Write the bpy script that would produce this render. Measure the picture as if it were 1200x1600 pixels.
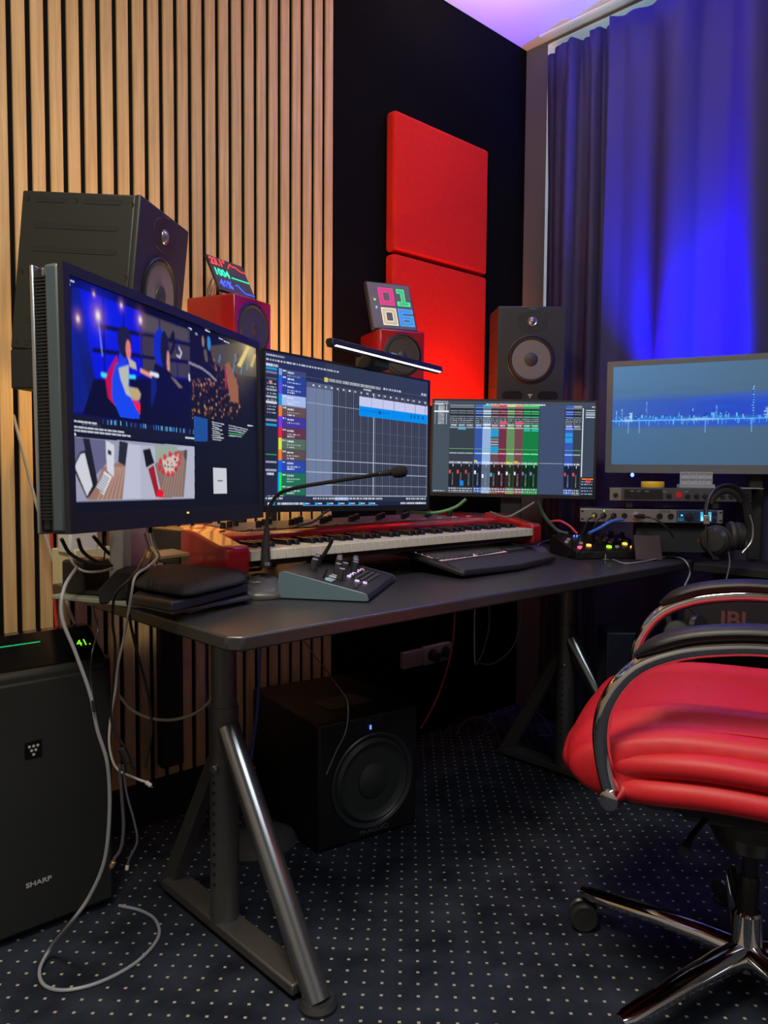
import bpy, bmesh, math, random
import numpy as np
from mathutils import Vector, Matrix, Euler
random.seed(7)
R_ = math.radians
PI = math.pi
for o in list(bpy.data.objects): bpy.data.objects.remove(o)
sc = bpy.context.scene
COL = sc.collection

# ------------------------------------------------------------------ camera
CAM = np.array([0.0, 0.0, 1.01])
FPX = 1216.43
cF = np.array([0.68426131, 0.7269552, -0.05764195])
cR = np.array([0.728439, -0.68507062, 0.00740736])
cU = np.array([0.03410398, 0.04705721, 0.99830984])
cam_data = bpy.data.cameras.new('camera')
cam = bpy.data.objects.new('camera', cam_data); COL.objects.link(cam)
cam_data.sensor_fit = 'HORIZONTAL'; cam_data.sensor_width = 36.0
cam_data.lens = FPX / 1200 * 36.0
cam_data.clip_start = 0.02
m = Matrix.Identity(4)
for i in range(3):
    m[i][0] = cR[i]; m[i][1] = cU[i]; m[i][2] = -cF[i]; m[i][3] = CAM[i]
cam.matrix_world = m
sc.camera = cam

# ------------------------------------------------------------------ world, exposure
sc.view_settings.view_transform = 'Standard'
sc.view_settings.look = 'None'
sc.view_settings.exposure = 0.0
sc.view_settings.gamma = 1.0
sc.view_settings.use_curve_mapping = False
w = bpy.data.worlds.new('daylight'); sc.world = w; w.use_nodes = True
w.node_tree.nodes['Background'].inputs[0].default_value = (0.42, 0.72, 0.85, 1)
w.node_tree.nodes['Background'].inputs[1].default_value = 2.4

# ------------------------------------------------------------------ lights
def area(name, loc, target, size, power, color, size_y=None, spread=None):
    d = bpy.data.lights.new(name, 'AREA'); d.energy = power; d.color = color
    d.size = size
    if size_y: d.shape = 'RECTANGLE'; d.size_y = size_y
    if spread: d.spread = R_(spread)
    o = bpy.data.objects.new(name, d); COL.objects.link(o)
    o.location = loc
    o.rotation_euler = (Vector(target) - Vector(loc)).to_track_quat('-Z', 'Y').to_euler()
    return o
area('ceiling_light', (-0.05, 0.50, 2.66), (0.1, 0.7, 0), 0.7, 46, (1.0, 0.90, 0.72), 0.5)
area('rear_ceiling_light', (0.8, -0.9, 2.66), (0.9, -0.2, 0), 1.7, 26, (0.88, 0.93, 1.0), 0.8)
area('warm_uplight', (1.16, 1.70, 0.97), (1.24, 2.0, 1.6), 0.5, 11.0, (1.0, 0.62, 0.22), 0.06)
area('blue_uplight', (2.475, 1.22, 1.24), (2.60, 1.18, 1.60), 0.22, 60.0, (0.0005, 0.001, 1.0), 0.05, 95)
area('violet_uplight', (2.35, 0.9, 2.38), (2.2, 1.1, 2.7), 0.3, 1.5, (0.40, 0.25, 1.0), None, 110)
area('ceiling_fill', (1.85, 1.25, 2.36), (1.95, 1.45, 2.7), 0.3, 7.0, (1.0, 0.82, 0.80), None, 100)  # added unseen fill that whitens the ceiling, no fixture there
area('red_uplight', (2.08, 1.84, 0.98), (2.10, 1.96, 1.42), 0.22, 10.0, (1.0, 0.16, 0.02), 0.05)

# ------------------------------------------------------------------ helpers
def at(px, py, D=None, X=None, Y=None, Z=None):
    v = cF * FPX + cR * (px - 600) - cU * (py - 800)
    if D is not None: k = D / FPX
    elif X is not None: k = X / v[0]
    elif Y is not None: k = Y / v[1]
    else: k = (Z - 1.01) / v[2]
    return Vector(CAM + v * k)

def s2l(c):
    return tuple(((x / 255) / 12.92 if x / 255 <= 0.04045 else ((x / 255 + 0.055) / 1.055) ** 2.4) for x in c)

MATS = {}
def mat(name, col=(0.5, 0.5, 0.5), rough=0.5, metal=0.0, emit=None, es=1.0, coat=0.0, noise=0.0, nscale=40, bump=0.0, bscale=200, alpha=None, trans=0.0, sheen=0.0, spec=0.5, srgb=None):
    if name in MATS: return MATS[name]
    if srgb: col = s2l(srgb)
    M = bpy.data.materials.new(name); M.use_nodes = True
    nt = M.node_tree; b = nt.nodes['Principled BSDF']
    b.inputs['Base Color'].default_value = (*col, 1)
    b.inputs['Roughness'].default_value = rough
    b.inputs['Metallic'].default_value = metal
    b.inputs['Specular IOR Level'].default_value = spec
    if coat: b.inputs['Coat Weight'].default_value = coat; b.inputs['Coat Roughness'].default_value = 0.05
    if sheen: b.inputs['Sheen Weight'].default_value = sheen
    if trans: b.inputs['Transmission Weight'].default_value = trans
    if alpha is not None: b.inputs['Alpha'].default_value = alpha
    if emit: b.inputs['Emission Color'].default_value = (*emit, 1); b.inputs['Emission Strength'].default_value = es
    tc = nt.nodes.new('ShaderNodeTexCoord')
    if noise or bump:
        n = nt.nodes.new('ShaderNodeTexNoise'); n.inputs['Scale'].default_value = nscale; n.inputs['Detail'].default_value = 4
        nt.links.new(tc.outputs['Object'], n.inputs['Vector'])
        if noise:
            mx = nt.nodes.new('ShaderNodeMixRGB'); mx.blend_type = 'MULTIPLY'; mx.inputs[0].default_value = noise
            mx.inputs[1].default_value = (*col, 1)
            r = nt.nodes.new('ShaderNodeValToRGB'); r.color_ramp.elements[0].color = (0.35, 0.35, 0.35, 1); r.color_ramp.elements[1].color = (1.4, 1.4, 1.4, 1)
            nt.links.new(n.outputs['Fac'], r.inputs[0]); nt.links.new(r.outputs[0], mx.inputs[2]); nt.links.new(mx.outputs[0], b.inputs['Base Color'])
        if bump:
            n2 = nt.nodes.new('ShaderNodeTexNoise'); n2.inputs['Scale'].default_value = bscale; n2.inputs['Detail'].default_value = 3
            nt.links.new(tc.outputs['Object'], n2.inputs['Vector'])
            bp = nt.nodes.new('ShaderNodeBump'); bp.inputs['Strength'].default_value = bump; bp.inputs['Distance'].default_value = 0.002
            nt.links.new(n2.outputs['Fac'], bp.inputs['Height']); nt.links.new(bp.outputs[0], b.inputs['Normal'])
    MATS[name] = M
    return M

class MB:
    def __init__(s): s.v = []; s.f = []; s.mi = []; s.cur = 0
    def add(s, vs, fs):
        k = len(s.v); s.v += [tuple(v) for v in vs]; s.f += [tuple(i + k for i in f) for f in fs]; s.mi += [s.cur] * len(fs); return s
    def box(s, x0, x1, y0, y1, z0, z1, M=None):
        vs = [Vector((x, y, z)) for z in (z0, z1) for y in (y0, y1) for x in (x0, x1)]
        if M is not None: vs = [M @ v for v in vs]
        return s.add(vs, [(0, 2, 3, 1), (4, 5, 7, 6), (0, 1, 5, 4), (2, 6, 7, 3), (0, 4, 6, 2), (1, 3, 7, 5)])
    def prism(s, pts, a, b, axis='y', M=None):
        """polygon pts extruded a..b along axis; pts are the two other coordinates in order"""
        def P(p, t):
            if axis == 'y': v = Vector((p[0], t, p[1]))
            elif axis == 'x': v = Vector((t, p[0], p[1]))
            else: v = Vector((p[0], p[1], t))
            return M @ v if M is not None else v
        n = len(pts)
        return s.add([P(p, a) for p in pts] + [P(p, b) for p in pts],
                     [tuple(range(n))[::-1], tuple(range(n, 2 * n))] + [(i, (i + 1) % n, (i + 1) % n + n, i + n) for i in range(n)])
    def lathe(s, prof, c=(0, 0, 0), axis=(0, 0, 1), n=32, sx=1, sy=1):
        """prof: (r, h) list along axis from c"""
        q = Vector(axis).to_track_quat('Z', 'Y').to_matrix(); c = Vector(c)
        vs = []; fs = []
        for r, h in prof:
            for i in range(n):
                a = 2 * PI * i / n; vs.append(c + q @ Vector((r * sx * math.cos(a), r * sy * math.sin(a), h)))
        for j in range(len(prof) - 1):
            for i in range(n):
                k = (i + 1) % n; fs.append((j * n + i, j * n + k, (j + 1) * n + k, (j + 1) * n + i))
        if prof[0][0] > 1e-5: fs.append(tuple(range(n))[::-1])
        if prof[-1][0] > 1e-5: fs.append(tuple((len(prof) - 1) * n + i for i in range(n)))
        return s.add(vs, fs)
    def cyl(s, a, b, r, r2=None, n=24):
        a = Vector(a); b = Vector(b); L = (b - a).length
        return s.lathe([(r, 0), (r if r2 is None else r2, L)], a, b - a, n)
    def tube(s, pts, r, n=10, flat=1.0):
        pts = [Vector(p) for p in pts]; N = len(pts)
        rr = r if isinstance(r, (list, tuple)) else [r] * N
        up = Vector((0, 0, 1)); vs = []; fs = []
        t0 = (pts[1] - pts[0]).normalized()
        u = t0.cross(up) if abs(t0.dot(up)) < 0.95 else t0.cross(Vector((1, 0, 0)))
        u.normalize()
        for i, p in enumerate(pts):
            t = (pts[min(i + 1, N - 1)] - pts[max(i - 1, 0)]).normalized()
            u = (u - t * u.dot(t)); u.normalize(); w_ = t.cross(u)
            for k in range(n):
                a = 2 * PI * k / n; vs.append(p + u * math.cos(a) * rr[i] + w_ * math.sin(a) * rr[i] * flat)
        for i in range(N - 1):
            for k in range(n):
                k2 = (k + 1) % n; fs.append((i * n + k, i * n + k2, (i + 1) * n + k2, (i + 1) * n + k))
        fs.append(tuple(range(n))[::-1]); fs.append(tuple((N - 1) * n + k for k in range(n)))
        return s.add(vs, fs)

def spline(pts, n=12):
    """Catmull-Rom through pts"""
    P = [Vector(p) for p in pts]; P = [P[0] * 2 - P[1]] + P + [P[-1] * 2 - P[-2]]
    out = []
    for i in range(1, len(P) - 2):
        for k in range(n):
            t = k / n; a, b, c, d = P[i - 1], P[i], P[i + 1], P[i + 2]
            out.append(0.5 * ((2 * b) + (c - a) * t + (2 * a - 5 * b + 4 * c - d) * t * t + (3 * b - a - 3 * c + d) * t ** 3))
    out.append(P[-2]); return out

def obj(name, mb, mats, parent=None, bev=0, seg=2, smooth=True, angle=35, subd=0, loc=None, M=None, label=None):
    me = bpy.data.meshes.new(name); me.from_pydata(mb.v, [], mb.f)
    if not isinstance(mats, (list, tuple)): mats = [mats]
    for mm in mats: me.materials.append(mm)
    if len(mats) > 1: me.polygons.foreach_set('material_index', mb.mi)
    bm = bmesh.new(); bm.from_mesh(me); bmesh.ops.recalc_face_normals(bm, faces=bm.faces); bm.to_mesh(me); bm.free()
    if smooth: me.shade_smooth(); me.set_sharp_from_angle(angle=R_(angle))
    o = bpy.data.objects.new(name, me); COL.objects.link(o)
    if parent: o.parent = parent
    if M is not None: o.matrix_local = M
    if loc is not None: o.location = loc
    if bev:
        md = o.modifiers.new('b', 'BEVEL'); md.width = bev; md.segments = seg; md.limit_method = 'ANGLE'; md.angle_limit = R_(40); md.harden_normals = False
    if subd:
        md = o.modifiers.new('s', 'SUBSURF'); md.levels = subd; md.render_levels = subd
    if label: o['label'] = label
    return o

def tag(o, label, cat, group=None, kind=None):
    o['label'] = label; o['category'] = cat
    if group: o['group'] = group
    if kind: o['kind'] = kind
    return o

def thing(name, label, cat, loc=(0, 0, 0), yaw=0, pit=0, roll=0, group=None):
    o = bpy.data.objects.new(name, None); COL.objects.link(o); o.empty_display_size = 0.05
    o.location = loc; o.rotation_mode = 'YXZ'; o.rotation_euler = (R_(pit), R_(roll), R_(yaw))
    return tag(o, label, cat, group)

def structure(o, label=None):
    o['kind'] = 'structure'
    if label: o['label'] = label
    return o

def text(name, s, size, mm, parent, M, ext=0.0003, align='CENTER', bold=0.0, shear=0.0, sx=1.0):
    c = bpy.data.curves.new('t', 'FONT'); c.body = s; c.size = size; c.align_x = align; c.align_y = 'CENTER'; c.extrude = ext; c.offset = bold; c.shear = shear
    t = bpy.data.objects.new('t', c); COL.objects.link(t); bpy.context.view_layer.update()
    me = bpy.data.meshes.new_from_object(t.evaluated_get(bpy.context.evaluated_depsgraph_get()))
    bpy.data.objects.remove(t)
    me.materials.clear(); me.materials.append(mm)
    o = bpy.data.objects.new(name, me); COL.objects.link(o); o.parent = parent; o.matrix_local = M @ Matrix.Diagonal((sx, 1, 1, 1))
    return o
# text lying on a face that looks to local -Y
def face_y(x, y, z): return Matrix.Translation((x, y, z)) @ Matrix.Rotation(PI / 2, 4, 'X')

def copyobj(o, parent, loc=None, M=None, name=None):
    c = o.copy(); COL.objects.link(c); c.parent = parent
    if M is not None: c.matrix_local = M
    if loc is not None: c.location = loc
    return c

# common materials
BLK = mat('black_plastic', (0.012, 0.012, 0.014), 0.42, noise=0.2)
BLKM = mat('matte_black', (0.008, 0.008, 0.009), 0.75, bump=0.2, bscale=900)
DGR = mat('dark_grey_plastic', (0.03, 0.032, 0.035), 0.5)
CHR = mat('chrome', (0.75, 0.76, 0.78), 0.07, 1.0)
SIL = mat('silver_aluminium', (0.55, 0.6, 0.63), 0.32, 1.0)
RUB = mat('rubber', (0.015, 0.015, 0.015), 0.8)
WHT = mat('white_plastic', (0.6, 0.6, 0.58), 0.45)

# emissive screens: the picture is a colour attribute on a fine grid
SCR = bpy.data.materials.new('screen_panel'); SCR.use_nodes = True
nt = SCR.node_tree; b = nt.nodes['Principled BSDF']; ca = nt.nodes.new('ShaderNodeVertexColor'); ca.layer_name = 'Col'
b.inputs['Base Color'].default_value = (0.004, 0.004, 0.005, 1); b.inputs['Roughness'].default_value = 0.35; b.inputs['Specular IOR Level'].default_value = 0.12
nt.links.new(ca.outputs['Color'], b.inputs['Emission Color']); b.inputs['Emission Strength'].default_value = 1.0

class Screen:
    """a picture painted with polygons given in the coordinates of a zoomed crop, mapped on the panel by a homography"""
    def __init__(s, nx, ny, quad, bg):
        s.nx, s.ny = nx, ny
        s.c = np.zeros((ny, nx, 3)); s.c[:] = s2l(bg)
        A = []; B = []
        for (x, y), (u, v) in zip(quad, [(0, 0), (1, 0), (1, 1), (0, 1)]):
            A.append([x, y, 1, 0, 0, 0, -u * x, -u * y]); B.append(u)
            A.append([0, 0, 0, x, y, 1, -v * x, -v * y]); B.append(v)
        h = np.linalg.solve(np.array(A, float), np.array(B, float)); s.H = np.append(h, 1).reshape(3, 3)
        s.U, s.V = np.meshgrid((np.arange(nx) + 0.5) / nx, (np.arange(ny) + 0.5) / ny)
    def uv(s, x, y):
        q = s.H @ np.array([x, y, 1.0]); return q[0] / q[2], q[1] / q[2]
    def fill(s, mask, col, a=1.0):
        c = np.array(s2l(col)); m = (mask * a)[..., None]; s.c = s.c * (1 - m) + c * m
    def rect(s, u0, v0, u1, v1, col, a=1.0):
        i0, i1 = int(round(u0 * s.nx)), int(round(u1 * s.nx)); j0, j1 = int(round(v0 * s.ny)), int(round(v1 * s.ny))
        i1 = max(i1, i0 + 1); j1 = max(j1, j0 + 1)
        i0 = max(i0, 0); j0 = max(j0, 0)
        c = np.array(s2l(col)); s.c[j0:j1, i0:i1] = s.c[j0:j1, i0:i1] * (1 - a) + c * a
    def poly(s, pts, col, a=1.0, px=True):
        P = [s.uv(*p) for p in pts] if px else pts
        m = np.zeros_like(s.U, bool); n = len(P)
        for i in range(n):
            (x0, y0), (x1, y1) = P[i], P[(i + 1) % n]
            if y0 == y1: continue
            cond = ((s.V >= min(y0, y1)) & (s.V < max(y0, y1)) & (s.U < x0 + (s.V - y0) * (x1 - x0) / (y1 - y0)))
            m ^= cond
        s.fill(m.astype(float), col, a); return m
    def blob(s, x, y, rx, ry, col, a=1.0, soft=True, px=True):
        u, v = s.uv(x, y) if px else (x, y)
        d = ((s.U - u) / rx) ** 2 + ((s.V - v) / ry) ** 2
        s.fill(np.exp(-d * 1.5) if soft else (d < 1).astype(float), col, a)
    def line(s, pts, col, wd=0.003, a=1.0, px=True):
        P = [s.uv(*p) for p in pts] if px else pts
        asp = s.ny / s.nx; m = np.zeros_like(s.U)
        for (x0, y0), (x1, y1) in zip(P[:-1], P[1:]):
            dx, dy = x1 - x0, (y1 - y0) * asp; L = dx * dx + dy * dy + 1e-12
            t = np.clip(((s.U - x0) * dx + (s.V - y0) * asp * dy) / L, 0, 1)
            d = np.hypot(s.U - x0 - t * dx, (s.V - y0) * asp - t * dy)
            m = np.maximum(m, d < wd)
        s.fill(m, col, a)
    def blur(s, px, k=1, n=1):
        U = [s.uv(*q) for q in px]; i0 = max(int(min(u[0] for u in U) * s.nx), 2); i1 = min(int(max(u[0] for u in U) * s.nx), s.nx - 3)
        j0 = max(int(min(u[1] for u in U) * s.ny), 2); j1 = min(int(max(u[1] for u in U) * s.ny), s.ny - 3)
        for _ in range(n):
            a = s.c; r = sum(a[j0 + dj:j1 + dj, i0 + di:i1 + di] for dj in (-1, 0, 1) for di in (-1, 0, 1)) / 9; s.c[j0:j1, i0:i1] = r
    def words(s, u0, u1, v, h, col, fill=0.65, a=0.9, wl=(2, 7)):
        i = int(u0 * s.nx); e = int(u1 * s.nx)
        while i < e:
            k = random.randint(*wl)
            s.rect(i / s.nx, v, min(i + k, e) / s.nx, v + h, col, a * random.uniform(0.6, 1))
            i += k + (1 if random.random() < fill else 3)
    def build(s, name, w, h, parent, M, gain=1.0, label=None):
        nx, ny = s.nx, s.ny
        xs, zs = np.meshgrid(np.linspace(-w / 2, w / 2, nx), np.linspace(h / 2, -h / 2, ny))
        co = np.stack([xs, np.zeros_like(xs), zs], -1).reshape(-1, 3).astype(np.float32)
        idx = np.arange(nx * ny).reshape(ny, nx)
        q = np.stack([idx[:-1, :-1], idx[1:, :-1], idx[1:, 1:], idx[:-1, 1:]], -1).reshape(-1, 4)
        me = bpy.data.meshes.new(name); me.vertices.add(len(co)); me.vertices.foreach_set('co', co.ravel())
        me.loops.add(q.size); me.loops.foreach_set('vertex_index', q.ravel().astype(np.int32))
        me.polygons.add(len(q)); me.polygons.foreach_set('loop_start', np.arange(0, q.size, 4, dtype=np.int32)); me.polygons.foreach_set('loop_total', np.full(len(q), 4, np.int32))
        me.update(); at_ = me.color_attributes.new('Col', 'FLOAT_COLOR', 'POINT')
        c4 = np.ones((nx * ny, 4), np.float32); c4[:, :3] = (s.c * gain).reshape(-1, 3)
        at_.data.foreach_set('color', c4.ravel())
        me.materials.append(SCR); me.validate()
        o = bpy.data.objects.new(name, me); COL.objects.link(o); o.parent = parent; o.matrix_local = M
        if label: o['label'] = label
        return o
# ================================================================== the room
WY = 2.0; WX = 2.664; CZ = 2.71; X0 = -1.6; Y0 = -2.2
# carpet
M = bpy.data.materials.new('dotted_carpet'); M.use_nodes = True; nt = M.node_tree; b = nt.nodes['Principled BSDF']
def N(t, **k):
    n = nt.nodes.new(t)
    for a, v in k.items(): setattr(n, a, v)
    return n
tc = N('ShaderNodeTexCoord'); sep = N('ShaderNodeSeparateXYZ'); nt.links.new(tc.outputs['Object'], sep.inputs[0])
def mth(op, a, b_=None):
    n = N('ShaderNodeMath', operation=op)
    for i, v in enumerate((a, b_)):
        if v is None: continue
        if isinstance(v, (int, float)): n.inputs[i].default_value = v
        else: nt.links.new(v, n.inputs[i])
    return n.outputs[0]
def cell(off):
    out = []
    for ax, o_ in (('X', 0.51), ('Y', 1.669)):
        t = mth('DIVIDE', mth('SUBTRACT', sep.outputs[ax], o_ + off), 0.05)
        out.append(mth('MULTIPLY', mth('ABSOLUTE', mth('SUBTRACT', mth('FRACT', mth('ADD', t, 100.5)), 0.5)), 0.05))
    return mth('LESS_THAN', mth('ADD', out[0], out[1]), 0.0042)
dots = mth('MAXIMUM', cell(0.0), cell(0.025))
nz = N('ShaderNodeTexNoise'); nz.inputs['Scale'].default_value = 9; nz.inputs['Detail'].default_value = 6; nt.links.new(tc.outputs['Object'], nz.inputs['Vector'])
cr = N('ShaderNodeValToRGB'); cr.color_ramp.elements[0].color = (0.012, 0.015, 0.024, 1); cr.color_ramp.elements[1].color = (0.042, 0.05, 0.075, 1)
cr.color_ramp.elements[0].position = 0.3; cr.color_ramp.elements[1].position = 0.75
nt.links.new(nz.outputs['Fac'], cr.inputs[0])
mx = N('ShaderNodeMixRGB'); nt.links.new(dots, mx.inputs[0]); nt.links.new(cr.outputs[0], mx.inputs[1]); mx.inputs[2].default_value = (0.5, 0.47, 0.36, 1)
nt.links.new(mx.outputs[0], b.inputs['Base Color']); b.inputs['Roughness'].default_value = 0.95; b.inputs['Specular IOR Level'].default_value = 0.1
n2 = N('ShaderNodeTexNoise'); n2.inputs['Scale'].default_value = 700; nt.links.new(tc.outputs['Object'], n2.inputs['Vector'])
bp = N('ShaderNodeBump'); bp.inputs['Strength'].default_value = 0.6; bp.inputs['Distance'].default_value = 0.003; nt.links.new(n2.outputs['Fac'], bp.inputs['Height']); nt.links.new(bp.outputs[0], b.inputs['Normal'])
CARPET = M
# oak
M = bpy.data.materials.new('oak_veneer'); M.use_nodes = True; nt = M.node_tree; b = nt.nodes['Principled BSDF']
tc = N('ShaderNodeTexCoord'); mp = N('ShaderNodeMapping'); mp.inputs['Scale'].default_value = (60, 60, 2.2); nt.links.new(tc.outputs['Object'], mp.inputs[0])
nz = N('ShaderNodeTexNoise'); nz.inputs['Scale'].default_value = 1.6; nz.inputs['Detail'].default_value = 8; nz.inputs['Distortion'].default_value = 0.6; nt.links.new(mp.outputs[0], nz.inputs['Vector'])
cr = N('ShaderNodeValToRGB'); cr.color_ramp.elements[0].color = (0.46, 0.29, 0.125, 1); cr.color_ramp.elements[1].color = (0.66, 0.44, 0.21, 1)
cr.color_ramp.elements[0].position = 0.3; cr.color_ramp.elements[1].position = 0.7
nt.links.new(nz.outputs['Fac'], cr.inputs[0]); nt.links.new(cr.outputs[0], b.inputs['Base Color']); b.inputs['Roughness'].default_value = 0.6
OAK = M
FELT = mat('black_felt', (0.006, 0.006, 0.007), 0.95, bump=0.3, bscale=500, spec=0.1)
FAB = mat('black_wall_fabric', (0.002, 0.002, 0.0025), 0.9, bump=0.3, bscale=300, spec=0.08)
PAINT = mat('grey_wall_paint', (0.5, 0.47, 0.42), 0.8, noise=0.1)
structure(obj('floor', MB().box(X0, WX + 0.3, Y0, WY + 0.1, -0.05, 0), CARPET, smooth=False), 'dark blue carpet with small pale dots')
structure(obj('ceiling', MB().box(X0 - 0.1, WX + 0.3, Y0 - 0.1, WY + 0.1, CZ, CZ + 0.05), mat('white_ceiling', (0.75, 0.72, 0.74), 0.5, noise=0.08, nscale=3), smooth=False), 'smooth pale ceiling')
structure(obj('wall_back', MB().box(1.644, WX + 0.3, WY, WY + 0.05, 0, CZ), FAB, smooth=False), 'black fabric covered wall')
# slatted wall: felt backing and slats
SLE = 1.644; PITCH = 0.0434
wl = MB(); wl.box(X0, 1.644, WY + 0.008, WY + 0.05, 0, CZ)
wl.cur = 1; x = SLE
while x > X0 + 0.05:
    wl.box(x - 0.0302, x, WY, WY + 0.0085, 0.128, CZ - 0.001); x -= PITCH
structure(obj('wall_slatted', wl, [FELT, OAK], bev=0.0012, seg=1, smooth=False), 'oak slats over black felt')
structure(obj('baseboard_back', MB().box(X0, 1.644, WY + 0.001, WY + 0.02, 0, 0.126), BLKM, smooth=False))
structure(obj('wall_left', MB().box(X0 - 0.05, X0, Y0, WY, 0, CZ), PAINT, smooth=False))
structure(obj('wall_front', MB().box(X0, WX + 0.3, Y0 - 0.05, Y0, 0, CZ), PAINT, smooth=False))
# window wall with opening
WG = mat('dark_grey_wall_fabric', (0.11, 0.105, 0.10), 0.9, bump=0.2, bscale=300, spec=0.2)
wr = MB(); wy0, wy1, wz0, wz1 = -0.5, 1.899, 0.9, 2.70
wr.box(WX, WX + 0.22, wy1, WY, 0, CZ); wr.box(WX, WX + 0.22, Y0, wy0, 0, CZ); wr.box(WX, WX + 0.22, wy0, wy1, 0, wz0); wr.box(WX, WX + 0.22, wy0, wy1, wz1, CZ)
structure(obj('wall_right', wr, WG, smooth=False), 'dark grey wall with a curtained window')
wf = MB()
for y_ in (wy0, 0.3, 1.1, wy1 - 0.05): wf.box(WX + 0.12, WX + 0.17, y_, y_ + 0.05, wz0, wz1)
wf.box(WX + 0.12, WX + 0.17, wy0, wy1, wz0, wz0 + 0.05); wf.box(WX + 0.12, WX + 0.17, wy0, wy1, wz1 - 0.05, wz1)
win = structure(obj('window_1', MB().box(WX + 0.14, WX + 0.145, wy0, wy1, wz0, wz1), mat('window_glass', (0.9, 0.95, 0.97), 0.02, trans=1.0), smooth=False), 'daylit window behind the curtains')
obj('window_frame', wf, WHT, win, smooth=False)

tr = MB(); tr.box(WX + 0.004, WX + 0.22, wy1 - 0.004, wy1 + 0.001, wz0, wz1); tr.box(WX + 0.004, WX + 0.22, wy0, wy1, wz1 - 0.003, wz1 + 0.002); tr.box(WX + 0.004, WX + 0.22, wy0, wy1, wz0 - 0.002, wz0 + 0.003)
structure(obj('trim_1', tr, mat('white_reveal', (0.85, 0.87, 0.88), 0.5), smooth=False), 'white window reveal')
# curtains
CUR = mat('grey_satin_curtain', (0.036, 0.034, 0.075), 0.6, spec=0.25, bump=0.08, bscale=900)
def curtain(name, y_a, y_b, x_c, seed, nf, amp, label):
    rnd = random.Random(seed); ny = 260; nz_ = 26; z0, z1 = 0.03, 2.628
    ph = [rnd.uniform(0, 6.28) for _ in range(4)]
    vs = []; fs = []
    for j in range(nz_ + 1):
        t = j / nz_; z = z0 + (z1 - z0) * t
        for i in range(ny + 1):
            u = i / ny; y = y_a + (y_b - y_a) * u
            g = u * nf * 2 * PI
            pinch = max(0, (t - 0.93) / 0.07)
            a = math.sin(g + 0.9 * math.sin(g * 0.37 + ph[0]) + 0.5 * (1 - t) * math.sin(u * 5 + ph[1]))
            a = math.copysign(abs(a) ** 0.75, a)
            bq = math.sin(u * nf * 2.3 * 2 * PI + ph[2] + 1.5 * t) * 0.16
            c_ = math.sin(u * nf * 3.1 * 2 * PI + ph[3]) * 0.25 * pinch
            ed = math.exp(-(u / 0.05) ** 2) if y_a > 1.8 else 0.0; off = amp * (a * (0.72 + 0.2 * math.sin(u * 9 + ph[1])) + bq + c_)
            vs.append((x_c + off * (1 - ed) + 0.024 * ed, y + 0.006 * math.sin(z * 2 + u * 7 + ph[2]) * (1 - ed) + 0.014 * ed * max(0, min(1, (z - 2.1) / 0.45)), z - 0.006 * pinch * abs(math.sin(g))))
    for j in range(nz_):
        for i in range(ny):
            k = j * (ny + 1) + i; fs.append((k, k + 1, k + ny + 2, k + ny + 1))
    o = obj(name, MB().add(vs, fs), CUR, angle=180)
    md = o.modifiers.new('s', 'SOLIDIFY'); md.thickness = 0.003
    return tag(o, label, 'curtain')
curtain('curtain', 1.850, 1.545, 2.598, 3, 2.6, 0.026, 'narrow dark grey curtain hanging beside the black wall and the strip of daylight')
curtain('curtain', 1.562, -0.55, 2.572, 5, 6.6, 0.036, 'wide dark grey satin curtain lit blue from below, behind the city skyline monitor')
rl = MB().box(2.60, 2.62, -0.6, 1.895, CZ - 0.010, CZ); 
rl.cur = 0
tag(obj('curtain_rail', rl, mat('white_rail', (0.75, 0.78, 0.8), 0.5), bev=0.003), 'white curtain rail fixed to the ceiling above the grey curtains', 'curtain rail')

# red acoustic panels
RED = mat('red_panel_fabric', (0.66, 0.016, 0.008), 0.85, noise=0.25, nscale=60, bump=0.3, bscale=400, spec=0.2)
tag(obj('acoustic_panel', MB().box(1.875, 2.375, 1.952, 1.999, 1.752, 2.22), RED, bev=0.012, seg=3), 'square red fabric acoustic panel, the upper of the two on the black wall', 'acoustic panel')
tag(obj('acoustic_panel', MB().box(1.875, 2.375, 1.952, 1.999, 1.238, 1.742), RED, bev=0.012, seg=3), 'red fabric acoustic panel, the lower of the two on the black wall', 'acoustic panel')

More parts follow.
